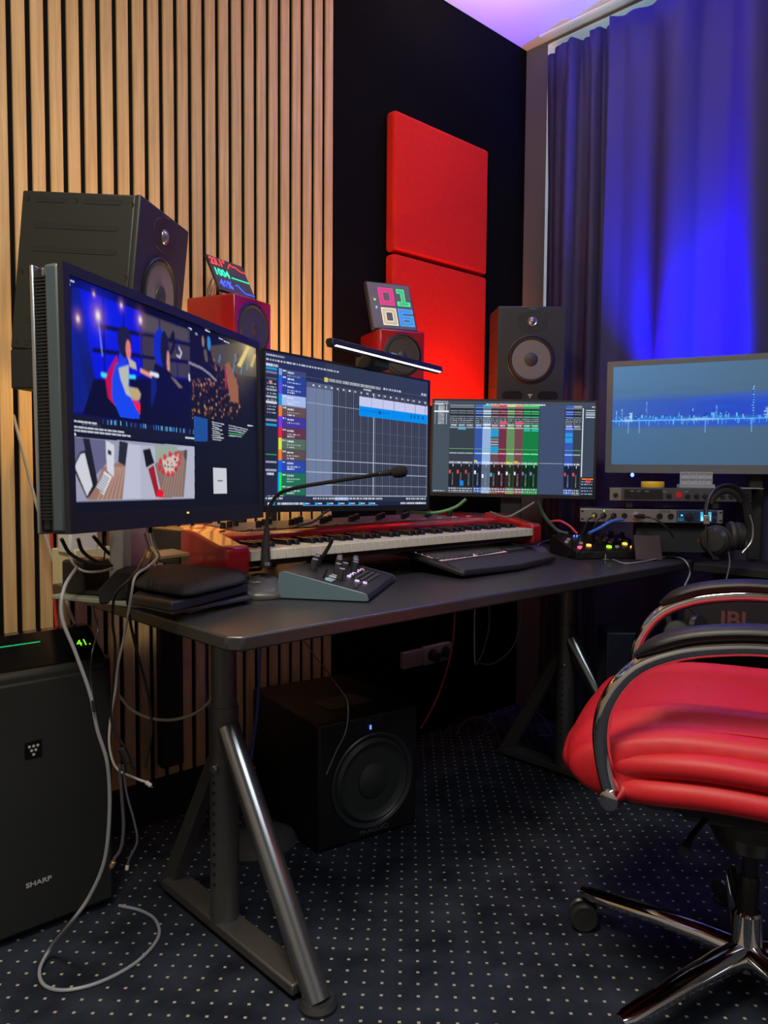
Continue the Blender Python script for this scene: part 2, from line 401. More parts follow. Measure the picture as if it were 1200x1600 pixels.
# ================================================================== desk
DT = 0.73
desk = thing('desk', 'long black desk with grey steel trestle legs carrying the studio gear', 'desk', (1.55, 1.47, 0))
DKM = mat('black_desk_laminate', (0.03, 0.03, 0.031), 0.36, spec=0.9, noise=0.15, nscale=25, bump=0.05, bscale=300)
dx, dy = 1.55, 1.47
pts = [(0.68, 1.10), (0.70, 1.08), (2.30, 1.08), (2.38, 1.105), (2.42, 1.16), (2.42, 1.86), (0.68, 1.86)]
obj('tabletop', MB().prism([(a - dx, c - dy) for a, c in pts], DT - 0.026, DT, 'z'), DKM, desk, bev=0.004, seg=2)
STL = mat('grey_steel', (0.15, 0.15, 0.147), 0.38, 0.6, noise=0.15, nscale=12)
def leg(xc, yf, yb, yp):
    fr = obj('leg_frame', MB().box(-0.03, 0.03, yf - dy - 0.02 + 0.06, yb - dy, 0.012, 0.035, Matrix.Translation((xc - dx, 0, 0))), STL, desk, bev=0.004)
    X = xc - dx; ym = yp - dy
    mb = MB(); mb.lathe([(0.027, 0.02), (0.027, DT - 0.04)], (X, ym, 0), sx=1, sy=1); mb.lathe([(0.031, 0.02), (0.031, 0.5)], (X, ym, 0))
    obj('column', mb, STL, desk)
    for k in range(11): obj('adjustment_hole', MB().lathe([(0.0035, 0), (0.0035, 0.0012)], (X - 0.0305, ym - 0.008, 0.12 + 0.022 * k), (-1, -0.28, 0), 10), BLKM, desk)
    obj('bolt', MB().lathe([(0.011, 0), (0.011, 0.004), (0.006, 0.004), (0.006, 0.008)], (X - 0.029, ym - 0.01, 0.372), (-1, -0.3, 0), 16), CHR, desk)
    # front slanted round tube, rear flat bar
    obj('brace', MB().cyl((X, ym - 0.015, 0.455), (X, yf - dy + 0.0, 0.012), 0.0255, n=28), mat('polished_steel', (0.34, 0.36, 0.38), 0.22, 0.9), desk)
    rb = MB(); rb.prism([(ym, 0.40), (ym, 0.455), (yb - dy + 0.035, 0.012), (yb - dy - 0.012, 0.012)], X - 0.014, X + 0.014, 'x')
    obj('brace', rb, STL, desk, bev=0.002)
    obj('foot_cap', MB().lathe([(0.034, 0), (0.036, 0.008), (0.03, 0.018)], (X, yf - dy - 0.0, 0)), DGR, desk)
    obj('foot_cap', MB().box(X - 0.02, X + 0.02, yb - dy - 0.01, yb - dy + 0.045, 0, 0.014), DGR, desk, bev=0.003)
    obj('underframe_beam', MB().box(X - 0.03, X + 0.03, yf - dy + 0.1, yb - dy - 0.02, DT - 0.055, DT - 0.027), STL, desk, bev=0.003)
leg(0.875, 1.10, 1.655, 1.424)
leg(2.165, 1.10, 1.655, 1.424)
obj('cross_beam', MB().box(0.905 - dx, 2.135 - dx, 1.45 - dy, 1.50 - dy, DT - 0.056, DT - 0.03), STL, desk, bev=0.003)

# pale board lying askew at the desk's far corner
tag(obj('shelf_board', MB().prism([(0.597, 1.642), (0.733, 1.309), (0.96, 1.41), (0.82, 1.745)], DT + 0.001, DT + 0.010, 'z'), mat('pale_grey_laminate', (0.30, 0.33, 0.29), 0.4), bev=0.002), 'thin pale grey board sticking out past the desk under the silver column', 'board')

# ================================================================== air purifier
pur = thing('air_purifier', 'tall black air purifier with green lit display against the slatted wall', 'air purifier', (0.52, 1.69, 0))
PB = mat('purifier_shell', (0.022, 0.024, 0.024), 0.36, noise=0.1, nscale=6)
PG = mat('purifier_gloss', (0.004, 0.004, 0.005), 0.12)
mb = MB(); mb.prism([(-0.27, 0.0), (0.215, 0.0), (0.235, 0.02), (0.238, 0.1), (0.238, 0.225), (-0.27, 0.225)], 0.012, 0.575, 'z')
obj('body', mb, PB, pur, bev=0.012, seg=3)
obj('base', MB().box(-0.26, 0.22, 0.02, 0.21, 0, 0.014), BLKM, pur)
obj('front_panel', MB().box(-0.268, 0.218, -0.010, 0.002, 0.02, 0.555), PB, pur, bev=0.005, seg=3)
mb = MB(); mb.prism([(0.012, 0.573), (0.10, 0.635), (0.13, 0.635), (0.22, 0.60), (0.22, 0.573)], -0.26, 0.222, 'x')
obj('control_panel', mb, PG, pur, bev=0.008, seg=3)
GRN = mat('green_led', (0, 0.1, 0), 0.5, emit=(0.25, 1.0, 0.02), es=1.2)
GR2 = mat('dim_green_glow', (0, 0.05, 0.02), 0.5, emit=(0.0, 0.4, 0.12), es=0.9)
Ms = Matrix.Translation((0, 0.0, 0)) @ Matrix.Translation((0.095, 0.035, 0.5925)) @ Matrix.Rotation(R_(35), 4, 'X')
def pslope(x, t): return Matrix.Translation((x, 0.012 + 0.088 * t, 0.5745 + 0.062 * t)) @ Matrix.Rotation(math.atan2(0.062, 0.088), 4, 'X')
text('display', '41.', 0.026, GRN, pur, pslope(0.185, 0.5))
for k, xx in enumerate((-0.005, 0.024, 0.053, 0.082)):
    obj('indicator_light', MB().box(-0.014, 0.014, -0.0015, 0.0015, 0, 0.0006), GR2, pur, M=pslope(xx, 0.7))
obj('badge', MB().box(0.031, 0.066, -0.0125, -0.0095, 0.392, 0.428), PG, pur, bev=0.001)
LG = mat('pale_grey_print', (0.45, 0.46, 0.46), 0.4)
for i, (r_, n_) in enumerate(((0.400, 3), (0.391, 2), (0.382, 1))):
    for k in range(n_): obj('badge_dot', MB().lathe([(0.003, 0), (0.003, 0.0008)], (0.0485 + (k - (n_ - 1) / 2) * 0.0085, -0.0126, r_ + 0.017), (0, -1, 0), 12), LG, pur)
text('logo', 'SHARP', 0.0145, LG, pur, face_y(0.055, -0.0104, 0.118), bold=0.0003, sx=1.25)

# ================================================================== subwoofer
sub = thing('subwoofer', 'big black subwoofer with a blue power light on the carpet under the desk', 'subwoofer', (1.385, 1.52, 0), yaw=-9)
SB = mat('subwoofer_shell', (0.007, 0.008, 0.010), 0.45, bump=0.1, bscale=700)
sw = 0.159
obj('cabinet', MB().box(-sw, sw, 0.012, 0.40, 0.008, 0.345), SB, sub, bev=0.006)
obj('front_baffle', MB().box(-sw, sw, 0.0, 0.02, 0.008, 0.345), SB, sub, bev=0.008, seg=3)
zc = 0.165
mb = MB(); mb.lathe([(0.128, 0.0), (0.131, 0.004), (0.127, 0.007), (0.121, 0.004), (0.117, 0.001), (0.115, -0.004)], (0.01, 0, zc), (0, -1, 0), 56)
obj('trim_ring', mb, mat('sub_ring', (0.03, 0.035, 0.04), 0.35), sub)
mb = MB(); mb.lathe([(0.115, 0.001), (0.106, 0.010), (0.096, 0.002), (0.05, -0.004), (0.048, -0.004), (0.047, 0.006), (0.03, 0.014), (0.0, 0.017)], (0.01, 0, zc), (0, -1, 0), 56)
obj('woofer_cone', mb, mat('sub_cone', (0.03, 0.034, 0.034), 0.4), sub)
obj('power_light', MB().box(-0.001, 0.003, -0.003, 0, 0.306, 0.317), mat('blue_led', (0, 0, 0.2), 0.4, emit=(0.05, 0.12, 1.0), es=4), sub)
GP = mat('grey_print', (0.10, 0.11, 0.12), 0.35)
text('logo', 'M-AUDIO', 0.019, GP, sub, face_y(0.015, -0.0006, 0.027), sx=1.15)
text('model_lettering', 'SBX10', 0.016, mat('dim_print', (0.05, 0.055, 0.06), 0.3), sub, face_y(0.01, -0.0006, 0.33), sx=1.3)
tag(obj('paper_sheet', MB().prism([(-0.07, -0.04), (0.07, -0.05), (0.075, 0.04), (-0.065, 0.05)], 0, 0.0015, 'z'), mat('dim_paper', (0.10, 0.09, 0.08), 0.6), loc=(1.40, 1.66, 0.346)), 'dark grey sheet lying on top of the big subwoofer', 'sheet')
# ================================================================== monitors
def sub_screen(S, sub):
    u0, v0, u1, v1 = sub; H = S.H.copy()
    T = np.array([[1 / (u1 - u0), 0, -u0 / (u1 - u0)], [0, 1 / (v1 - v0), -v0 / (v1 - v0)], [0, 0, 1]])
    S.H = T @ H
def monitor(label, loc, yaw, pit, roll, w, h, t, S, sub, bz, chin=False, gain=1.0, slab=None, name='monitor'):
    m_ = thing(name, label, 'monitor', loc, yaw, pit, roll)
    obj('housing', MB().box(-w / 2, w / 2, 0.004, t, -h / 2, h / 2), slab or BLK, m_, bev=0.006 if chin else 0.003)
    u0, v0, u1, v1 = sub
    x0, x1, z1, z0 = -w / 2 + u0 * w, -w / 2 + u1 * w, h / 2 - v0 * h, h / 2 - v1 * h
    mb = MB(); d = 0.0 if not chin else -0.003
    mb.box(-w / 2, x0, d, 0.006, -h / 2, h / 2); mb.box(x1, w / 2, d, 0.006, -h / 2, h / 2)
    mb.box(x0, x1, d, 0.006, z1, h / 2); mb.box(x0, x1, d, 0.006, -h / 2, z0)
    obj('bezel', mb, bz, m_, smooth=False)
    S.build('screen', x1 - x0, z1 - z0, m_, Matrix.Translation(((x0 + x1) / 2, 0.002, (z0 + z1) / 2)), gain)
    return m_
WH = (225, 232, 245)
# ---- monitor 1 : video calls and camera windows
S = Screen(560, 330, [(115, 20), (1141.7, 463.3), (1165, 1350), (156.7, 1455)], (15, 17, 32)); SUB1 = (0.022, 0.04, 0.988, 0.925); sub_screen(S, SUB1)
S.rect(0, 0, 1, 0.09, (10, 12, 30)); 
S.poly([(180, 150), (800, 395), (803, 905), (188, 820)], (8, 14, 120))
S.poly([(225, 168), (560, 300), (560, 620), (330, 700), (300, 640)], (8, 20, 215))
S.poly([(180, 165), (225, 168), (310, 660), (300, 820), (190, 815)], (14, 26, 95))
S.poly([(180, 300), (215, 480), (290, 800), (190, 815)], (12, 30, 130))
S.blob(330, 330, 0.12, 0.2, (10, 40, 235), 0.5)
S.poly([(555, 298), (800, 395), (802, 640), (555, 620)], (62, 56, 62))
for a_, b_ in (((330, 365), (800, 470)), ((300, 490), (795, 560))): S.line([a_, b_], (8, 10, 55), 0.006)
for x_ in (350, 455, 548, 640, 730): S.line([(x_, 180 + (x_ - 225) * 0.38), (x_ + 8, 640)], (6, 12, 110), 0.003)
S.poly([(560, 310), (640, 342), (642, 410), (562, 392)], (82, 74, 76)); S.poly([(650, 345), (790, 398), (792, 455), (652, 415)], (76, 70, 70)); S.poly([(560, 420), (690, 445), (690, 540), (560, 520)], (58, 52, 60))
S.poly([(300, 640), (800, 650), (803, 905), (240, 825)], (7, 8, 40))
for x_, y_, k in ((322, 312, 1.3), (545, 340, 1), (215, 325, 0.8), (445, 262, 0.6), (300, 200, 0.4)):
    S.blob(x_, y_, 0.022 * k, 0.05 * k, (180, 120, 150), 0.6); S.blob(x_, y_, 0.008 * k, 0.02 * k, (255, 240, 215), 1.0)
S.line([(325, 345), (345, 520)], (160, 170, 230), 0.0018, 0.7); S.line([(545, 370), (548, 520)], (60, 50, 60), 0.002)
S.line([(345, 618), (362, 622)], (60, 220, 255), 0.006); S.line([(485, 630), (515, 632)], (60, 220, 255), 0.005)
S.poly([(360, 640), (375, 600), (420, 520), (440, 610), (420, 790), (375, 740)], (190, 12, 70))
S.poly([(415, 560), (480, 560), (490, 700), (540, 760), (540, 850), (440, 840), (395, 740), (395, 640)], (20, 70, 235))
S.poly([(430, 585), (485, 570), (482, 690), (500, 740), (470, 720), (440, 640)], (180, 185, 175))
S.poly([(480, 680), (530, 690), (548, 720), (540, 752), (500, 750)], (185, 165, 120))
S.poly([(430, 560), (440, 470), (470, 450), (485, 520), (470, 570)], (30, 60, 230)); S.blob(462, 450, 0.03, 0.075, (25, 28, 60), 1, False); S.blob(482, 490, 0.011, 0.045, (225, 120, 110), 1, False)
S.poly([(480, 530), (520, 560), (525, 595), (490, 580)], (190, 180, 150)); S.line([(550, 600), (610, 632)], (230, 150, 130), 0.006)
S.poly([(500, 740), (545, 770), (545, 830), (520, 790)], (235, 30, 60))
S.blob(650, 490, 0.035, 0.1, (12, 40, 190), 1, False); S.blob(672, 500, 0.022, 0.1, (24, 22, 40), 1, False); S.blob(690, 560, 0.008, 0.06, (200, 140, 120), 1, False)
S.poly([(620, 560), (690, 600), (760, 690), (800, 780), (803, 905), (580, 870), (585, 720), (610, 620)], (8, 9, 42))
S.poly([(600, 640), (625, 590), (630, 700), (600, 800)], (12, 30, 120))
S.poly([(700, 630), (730, 650), (765, 690), (745, 690)], (120, 105, 95))
S.line([(745, 485), (758, 510), (750, 535), (735, 525)], (200, 200, 205), 0.003); S.line([(705, 440), (715, 410), (720, 470), (705, 510)], (16, 16, 26), 0.007); S.line([(600, 615), (635, 625)], (220, 225, 235), 0.006)
# right collage
S.poly([(803, 398), (1140, 455), (1150, 880), (806, 905)], (14, 15, 26))
S.poly([(900, 480), (1138, 455), (1142, 640), (1000, 620), (920, 560)], (74, 68, 52))
S.blob(1100, 480, 0.07, 0.14, (215, 200, 150), 0.85); S.blob(1050, 540, 0.09, 0.2, (120, 108, 75), 0.6)  # beige glare on the glass, painted into the collage
S.poly([(1090, 480), (1108, 485), (1060, 590), (1040, 580)], (225, 200, 120)); S.poly([(1125, 520), (1138, 530), (1118, 590), (1105, 585)], (205, 180, 110))
rn = random.Random(4)
for k in range(330):
    x_ = rn.uniform(808, 1055); y_ = rn.uniform(640, 850) if k % 3 else rn.uniform(520, 700); 
    if x_ < 900 and y_ < 640: continue
    S.blob(x_, y_, rn.uniform(0.001, 0.005), rn.uniform(0.002, 0.009), rn.choice([(190, 120, 70), (120, 66, 36), (210, 160, 120), (90, 40, 22), (40, 26, 24), (60, 42, 46)]), 0.9, False)
S.poly([(985, 570), (1000, 560), (1045, 680), (1050, 770), (1010, 760), (990, 660)], (150, 95, 60)); S.line([(983, 600), (985, 690)], (200, 30, 60), 0.004)
S.blob(898, 465, 0.011, 0.04, (50, 130, 200), 1, False); S.blob(868, 455, 0.008, 0.03, (140, 110, 95), 1, False); S.line([(880, 510), (885, 545)], (90, 80, 60), 0.01)
for x_, y_ in ((950, 560), (1030, 560), (1060, 620), (1090, 600), (1020, 610)): S.line([(x_, y_), (x_ + 5, y_ - 30)], (60, 150, 210), 0.003)
S.line([(797, 562), (860, 590), (900, 620), (935, 655)], (140, 140, 150), 0.0035); S.line([(797, 625), (799, 650)], (220, 225, 230), 0.004)
for x_, y_, l in ((795, 385, 14), (880, 398, 22), (950, 440, 18), (975, 455, 26), (830, 415, 8)): S.line([(x_, y_), (x_ + l, y_ + l * 0.45)], (200, 205, 215), 0.0022)
S.blur([(180, 150), (1140, 880)], n=2)
# timeline and toolbars
S.poly([(185, 825), (830, 905), (832, 965), (185, 940)], (20, 22, 44))
for k in range(80):
    x_ = 330 + k * 6.2; y_ = 850 + (x_ - 330) * 0.115
    if rn.random() < 0.55: S.line([(x_, y_), (x_, y_ + 18)], rn.choice([(40, 90, 200), (60, 140, 210), (120, 190, 210), (30, 60, 140)]), 0.0018)
for y0, x1 in ((858, 300), (888, 430), (905, 490)):
    x_ = 190
    while x_ < x1:
        l = rn.uniform(8, 30); S.line([(x_, y0 + (x_ - 190) * 0.105), (x_ + l, y0 + (x_ + l - 190) * 0.105)], (195, 200, 210), 0.0026, 0.85); x_ += l + 9
for k in range(5): S.line([(780 + k * 10, 945 + k), (785 + k * 10, 946 + k)], (200, 205, 215), 0.003)
S.poly([(820, 832), (892, 850), (892, 965), (826, 965)], (20, 60, 130));  # blue strip reflected in the screen, painted in with its stripes
for k in range(9): S.line([(824 + k * 8, 836 + k * 2), (826 + k * 8, 960)], (40, 110, 190), 0.0018, 0.7)
for k in range(9): S.line([(915 + (k % 3) * 2, 865 + k * 11), (975 - (k * 13) % 30, 878 + k * 10)], (180, 185, 195), 0.002, 0.8)
for k in range(5): S.line([(1000, 882 + k * 13), (1095 - k * 8, 905 + k * 9)], (60, 190, 90) if k in (3,) else (170, 175, 185), 0.002, 0.9)
S.line([(1095, 882), (1120, 886)], (200, 205, 215), 0.0025)
S.blob(162, 122, 0.004, 0.007, WH, 1, False); S.blob(168, 143, 0.004, 0.007, WH, 1, False); S.line([(178, 128), (192, 132)], (170, 175, 190), 0.003)
# camera windows
S.poly([(183, 938), (825, 990), (826, 1255), (190, 1280)], (150, 152, 176))
S.poly([(183, 940), (375, 958), (365, 1080), (300, 1150), (190, 1090)], (98, 98, 132)); S.poly([(240, 945), (275, 948), (322, 1190), (268, 1262), (285, 1180)], (30, 30, 44))
S.poly([(190, 1090), (225, 1020), (255, 1010), (300, 1195), (262, 1265), (190, 1110)], (14, 14, 22)); S.poly([(196, 1095), (228, 1032), (250, 1024), (292, 1195), (262, 1250)], (205, 205, 216))
S.poly([(345, 1100), (470, 1060), (450, 1265), (262, 1272), (310, 1200)], (150, 112, 98))
for k in range(6): S.line([(320 + 22 * k, 1265), (400 + 12 * k, 1100)], (190, 160, 148), 0.003, 0.6)
S.poly([(362, 958), (408, 985), (405, 1150), (368, 1115)], (205, 208, 218)); S.poly([(435, 960), (480, 972), (465, 1092), (428, 1070)], (38, 40, 50)); S.poly([(372, 1005), (392, 1015), (392, 1038), (374, 1030)], (40, 42, 44))
S.poly([(355, 1118), (395, 1150), (350, 1245), (312, 1205)], (215, 218, 225))
for k in range(7): S.line([(345 - k * 5, 1135 + k * 12), (378 - k * 5, 1158 + k * 12)], (110, 112, 120), 0.0018)
S.poly([(480, 975), (545, 985), (548, 1262), (450, 1264)], (185, 188, 210))
S.poly([(545, 985), (825, 990), (826, 1255), (548, 1262)], (175, 178, 196))
S.poly([(620, 1080), (740, 1010), (790, 1010), (770, 1250), (660, 1256)], (132, 108, 100))
for k in range(8): S.line([(650 + 15 * k, 1250), (700 + 10 * k, 1040)], (170, 140, 128), 0.002, 0.7)
S.poly([(620, 985), (740, 990), (735, 1015), (625, 1075)], (150, 165, 150)); S.poly([(558, 1008), (595, 1000), (618, 1075), (575, 1100)], (22, 20, 28))
S.poly([(585, 1105), (615, 1085), (640, 1210), (668, 1220), (660, 1255), (625, 1250)], (150, 30, 42)); S.blob(648, 1232, 0.018, 0.02, (225, 20, 50), 1, False)
S.poly([(655, 1060), (735, 1025), (755, 1040), (715, 1135), (675, 1125)], (205, 190, 180))
for x_, y_ in ((645, 1100), (650, 1065), (672, 1045), (700, 1030), (730, 1030), (750, 1045), (745, 1075), (730, 1105), (712, 1130), (690, 1130), (665, 1120)): S.blob(x_, y_, 0.009, 0.016, (205, 40, 50), 0.9, False)
for k in range(14): S.blob(rn.uniform(670, 735), rn.uniform(1045, 1120), 0.004, 0.006, rn.choice([(60, 80, 60), (40, 36, 40), (210, 80, 60)]), 1, False)
S.poly([(772, 1010), (785, 1005), (783, 1060), (772, 1050)], (70, 66, 80))
S.words(0.04, 0.11, 0.612, 0.008, (90, 92, 110)); S.line([(183, 925), (198, 927)], (220, 222, 230), 0.004)
S.poly([(920, 1097), (988, 1100), (992, 1230), (923, 1230)], (200, 202, 210)); S.line([(945, 1164), (968, 1164)], (120, 125, 135), 0.0025)
S.blur([(183, 940), (826, 1270)], n=1)
BZ1 = mat('matte_bezel', (0.012, 0.013, 0.018), 0.45)
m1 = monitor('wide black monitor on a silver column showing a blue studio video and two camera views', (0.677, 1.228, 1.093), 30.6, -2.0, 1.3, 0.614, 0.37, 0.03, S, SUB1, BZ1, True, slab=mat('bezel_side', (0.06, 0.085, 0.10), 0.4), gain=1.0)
obj('back_cover', MB().box(-0.304, 0.304, 0.03, 0.046, -0.182, 0.182), BLK, m1, bev=0.004)
mb = MB()
for k in range(70): mb.box(-0.3065, -0.303, 0.016, 0.044, -0.165 + k * 0.0048, -0.1625 + k * 0.0048)
obj('side_vent', mb, BLKM, m1, smooth=False)
obj('rear_trim', MB().box(-0.307, 0.307, 0.046, 0.052, -0.185, 0.185), SIL, m1, bev=0.002)
obj('power_light', MB().box(-0.003, 0.003, -0.0038, -0.003, -0.1665, -0.1635), mat('amber_led', (0.3, 0.2, 0), emit=(1, 0.8, 0.1), es=1), m1)
obj('neck', MB().box(-0.05, 0.05, 0.05, 0.26, -0.04, 0.05), BLK, m1, bev=0.006)
# silver column stand of that monitor
st = thing('monitor_column', 'silver aluminium column carrying the wide monitor, standing on the pale board', 'monitor stand', (0.736, 1.555, 0.741), yaw=31)
mb = MB(); mb.prism([(-0.028, -0.014), (0.028, -0.014), (0.040, -0.004), (0.040, 0.03), (-0.040, 0.03), (-0.040, -0.004)], 0.01, 0.36, 'z')
obj('column', mb, mat('satin_silver', (0.55, 0.58, 0.6), 0.38, 0.55), st, bev=0.004, seg=3)
obj('base_plate', MB().box(-0.06, 0.08, -0.03, 0.10, 0, 0.01), BLK, st, bev=0.003)

# ---- monitor 2 : song arranger
S = Screen(540, 330, [(40, 460), (1095, 650), (1078, 1480), (45, 1475)], (44, 52, 78)); SUB2 = (0.01, 0.014, 0.985, 0.962); sub_screen(S, SUB2)
ux = lambda x: S.uv(x, 1020)[0]
vl = lambda y: S.uv(230, y)[1]
vr = lambda y: S.uv(850, y)[1]
S.rect(0, 0, 1, 0.155, (48, 56, 80)); S.rect(0, 0, 0.32, 0.15, (38, 46, 86))
S.words(0.01, 0.4, 0.045, 0.014, WH, 0.3, 0.8, (3, 8)); S.words(0.01, 0.07, 0.075, 0.02, WH, 0.9, 0.9); S.words(0.01, 0.1, 0.015, 0.012, WH, 0.8, 0.6)
S.rect(0.315, 0.105, 0.335, 0.135, (220, 200, 110)); S.words(0.34, 0.66, 0.108, 0.022, (200, 205, 215), 0.9, 0.8, (3, 5)); S.words(0.68, 0.8, 0.108, 0.016, WH, 0.4); S.words(0.95, 0.99, 0.1, 0.018, WH, 0.9)
S.words(0.55, 0.6, 0.14, 0.01, WH, 0.9)
S.rect(0, 0.155, ux(135), 0.955, (34, 40, 66))
for y_, c in ((590, (30, 150, 215)), (612, (120, 120, 150)), (650, (70, 80, 110)), (720, (120, 130, 160)), (765, (140, 150, 175)), (800, (205, 210, 220)), (910, (130, 140, 165)), (940, (30, 150, 215)), (1168, (150, 158, 178)), (1218, (150, 158, 178))):
    v_ = S.uv(90, y_)[1]; S.rect(0.01, v_ - 0.008, ux(132), v_ + 0.006, c)
for k in range(10): S.words(0.015, ux(128), 0.2 + k * 0.021, 0.009, (190, 195, 210), 0.5, 0.8)
S.rect(ux(85), 0.186, ux(102), 0.2, (230, 130, 130)); v_ = S.uv(90, 1120)[1]; S.rect(0.01, v_, ux(132), v_ + 0.005, (60, 160, 70))
S.words(0.015, ux(125), S.uv(90, 1233)[1], 0.014, WH, 0.5); S.words(0.02, 0.1, 0.93, 0.01, WH, 0.4)
tr = [(600, 640, (120, 160, 220), (60, 72, 120)), (640, 690, (20, 100, 235), (38, 66, 150)), (690, 757, (80, 80, 240), (44, 62, 150)), (757, 828, (20, 150, 230), (165, 185, 235)), (828, 893, (250, 120, 50), (98, 78, 84)), (893, 963, (130, 50, 235), (66, 56, 150)), (963, 1028, (245, 30, 60), (98, 52, 76)), (1028, 1096, (220, 230, 60), (84, 108, 92)), (1096, 1162, (250, 125, 45), (92, 76, 80)), (1162, 1238, (20, 100, 235), (44, 72, 165)), (1238, 1310, (20, 235, 80), (34, 110, 84)), (1310, 1375, (20, 235, 80), (34, 110, 84))]
for y0, y1, c1, c2 in tr:
    S.rect(ux(143), vl(y0), ux(164), vl(y1), c1); S.rect(ux(164), vl(y0), ux(307), vl(y1), c2)
    S.rect(ux(164), vl(y1) - 0.004, ux(307), vl(y1), (30, 36, 60), 0.5)
    S.words(ux(168), ux(190), vl(y0) + 0.008, 0.008, WH, 0.6); S.words(ux(196), ux(235), vl(y0) + 0.012, 0.012, WH, 1.0)
    S.words(ux(196), ux(275), vl(y0) + 0.036, 0.009, WH, 0.2, 0.9, (1, 3))
    if c2[0] != 66: S.words(ux(196), ux(240), vl(y0) + 0.052, 0.009, WH, 0.8)
S.rect(ux(140), vl(1240), ux(150), vl(1375), (20, 150, 235))
S.rect(ux(312), 0.155, ux(1075), 0.93, (48, 54, 74)); S.rect(ux(312), 0.155, ux(472), 0.93, (112, 126, 158))
S.rect(ux(312), 0.155, ux(472), 0.19, (84, 94, 122)); S.rect(ux(472), 0.155, ux(1075), 0.19, (62, 66, 84))
x_ = 322; k = 0
while x_ < 1070:
    u_ = ux(x_); S.rect(u_, 0.19 if k % 4 else 0.165, u_ + 0.0015, 0.93, (140, 150, 176) if x_ > 472 else (70, 82, 112), 0.95 if k % 4 == 0 else 0.35); x_ += 11.6; k += 1
for k in range(20): S.words(ux(350 + k * 37), ux(362 + k * 37), 0.168, 0.012, WH, 1, 0.9)
for yy in (865, 1185, 1255, 1325): S.rect(ux(312), vr(yy), ux(1075), vr(yy) + 0.004, (190, 198, 215), 0.75)
for yy in (720, 1000, 1070, 1130, 1390): S.rect(ux(312), vr(yy), ux(1075), vr(yy) + 0.003, (110, 116, 136), 0.5)
S.rect(ux(728) , 0.165, ux(731), 0.93, (225, 230, 240), 0.95)
S.rect(ux(638), vr(786), ux(1075), vr(845), (196, 200, 236)); S.rect(ux(638), vr(845), ux(1075), vr(905), (0, 140, 235))
for x_ in (714, 787, 857, 926, 992, 1056): S.rect(ux(x_), vr(786), ux(x_) + 0.003, vr(845), (120, 110, 170))
S.rect(ux(645), vr(868), ux(830), vr(870), (0, 70, 150)); S.rect(ux(760), vr(860), ux(775), vr(880), (0, 80, 170))
for x_ in (965, 985, 1010, 1040): S.rect(ux(x_), vr(855), ux(x_ + 8), vr(882), (0, 60, 140), 0.8)
S.rect(ux(312), 0.925, ux(1075), 0.932, (150, 158, 175)); S.rect(0, 0.933, 1, 0.968, (40, 48, 72)); S.rect(ux(490), 0.938, ux(575), 0.96, (150, 170, 215)); S.words(ux(355), ux(790), 0.942, 0.013, WH, 0.5, 0.9); S.words(ux(940), ux(1070), 0.942, 0.013, WH, 0.5, 0.9); S.words(0.01, 0.1, 0.942, 0.013, WH, 0.5)
S.rect(0, 0.968, 1, 1, (26, 36, 62)); S.rect(0.02, 0.975, 0.035, 0.992, WH); S.rect(0.045, 0.974, 0.058, 0.993, (20, 130, 150)); S.words(0.07, 0.22, 0.976, 0.014, WH, 0.9, 0.9, (3, 4))
for x_ in (295, 368, 440, 508, 575, 638, 700): S.rect(ux(x_), 0.975, ux(x_ + 12), 0.993, (40, 160, 220)); S.words(ux(x_ + 15), ux(x_ + 42), 0.98, 0.009, WH, 1)
S.rect(ux(295), 0.995, ux(760), 1, (80, 150, 230)); S.words(ux(905), ux(1070), 0.977, 0.014, WH, 0.8)
S.rect(ux(1072), 0.19, 1, 0.93, (170, 178, 200), 0.5)
m2 = monitor('black monitor showing coloured music tracks, above the red keyboard and under the light bar', (1.283, 1.466, 1.08), 6.5, -1.3, 1.6, 0.61, 0.36, 0.03, S, SUB2, BLK)
def stand(m_, h, drop, back=0.10):
    obj('stand_neck', MB().box(-0.035, 0.035, 0.03, 0.06, -h / 2 - drop, 0.0), BLK, m_, bev=0.004)
    obj('stand_foot', MB().box(-0.11, 0.11, -0.02, 0.15, -h / 2 - drop - 0.008, -h / 2 - drop), BLK, m_, bev=0.003)
obj('monitor_arm', MB().box(-0.03, 0.03, 0.03, 0.33, -0.08, -0.02), BLKM, m2, bev=0.004)
obj('arm_post', MB().cyl((0, 0.315, -0.34), (0, 0.315, 0.02), 0.016), BLKM, m2)

# ---- monitor 3 : mixer
S = Screen(520, 310, [(50, 85), (1105, 110), (1085, 715), (45, 700)], (58, 68, 84)); SUB3 = (0.012, 0.02, 0.985, 0.962); sub_screen(S, SUB3)
ux = lambda x: S.uv(x, 400)[0]
v3 = lambda y: S.uv(450, y)[1]
S.rect(0, 0, 1, 0.065, (66, 74, 92)); S.rect(0, v3(135), ux(165), 1, (66, 80, 92)); S.rect(ux(165), v3(130), ux(330), v3(480), (54, 66, 76)); 
S.rect(ux(740), v3(130), ux(890), 1, (62, 76, 108)); S.rect(ux(1000), v3(140), 1, 1, (56, 68, 86))
S.words(0.01, 0.09, 0.005, 0.01, WH); S.words(0.01, 0.06, 0.03, 0.014, WH, 1); S.words(ux(400), ux(775), 0.028, 0.018, WH, 0.9); S.rect(ux(487), 0.025, ux(498), 0.048, (230, 190, 70)); S.words(ux(1060), ux(1095), v3(133), 0.014, WH, 1)
for k in range(17): 
    v_ = v3(130 + k * 7.6); S.words(ux(68), ux(78), v_, 0.007, (170, 180, 190), 1, 0.7); S.words(ux(92), ux(132), v_, 0.007, WH, 1, 0.8, (6, 18)); S.rect(ux(142), v_, ux(148), v_ + 0.007, WH, 0.8)
S.rect(ux(65), v3(170), ux(160), v3(180), (235, 240, 245)); S.words(ux(66), ux(160), v3(122), 0.01, WH, 0.7)
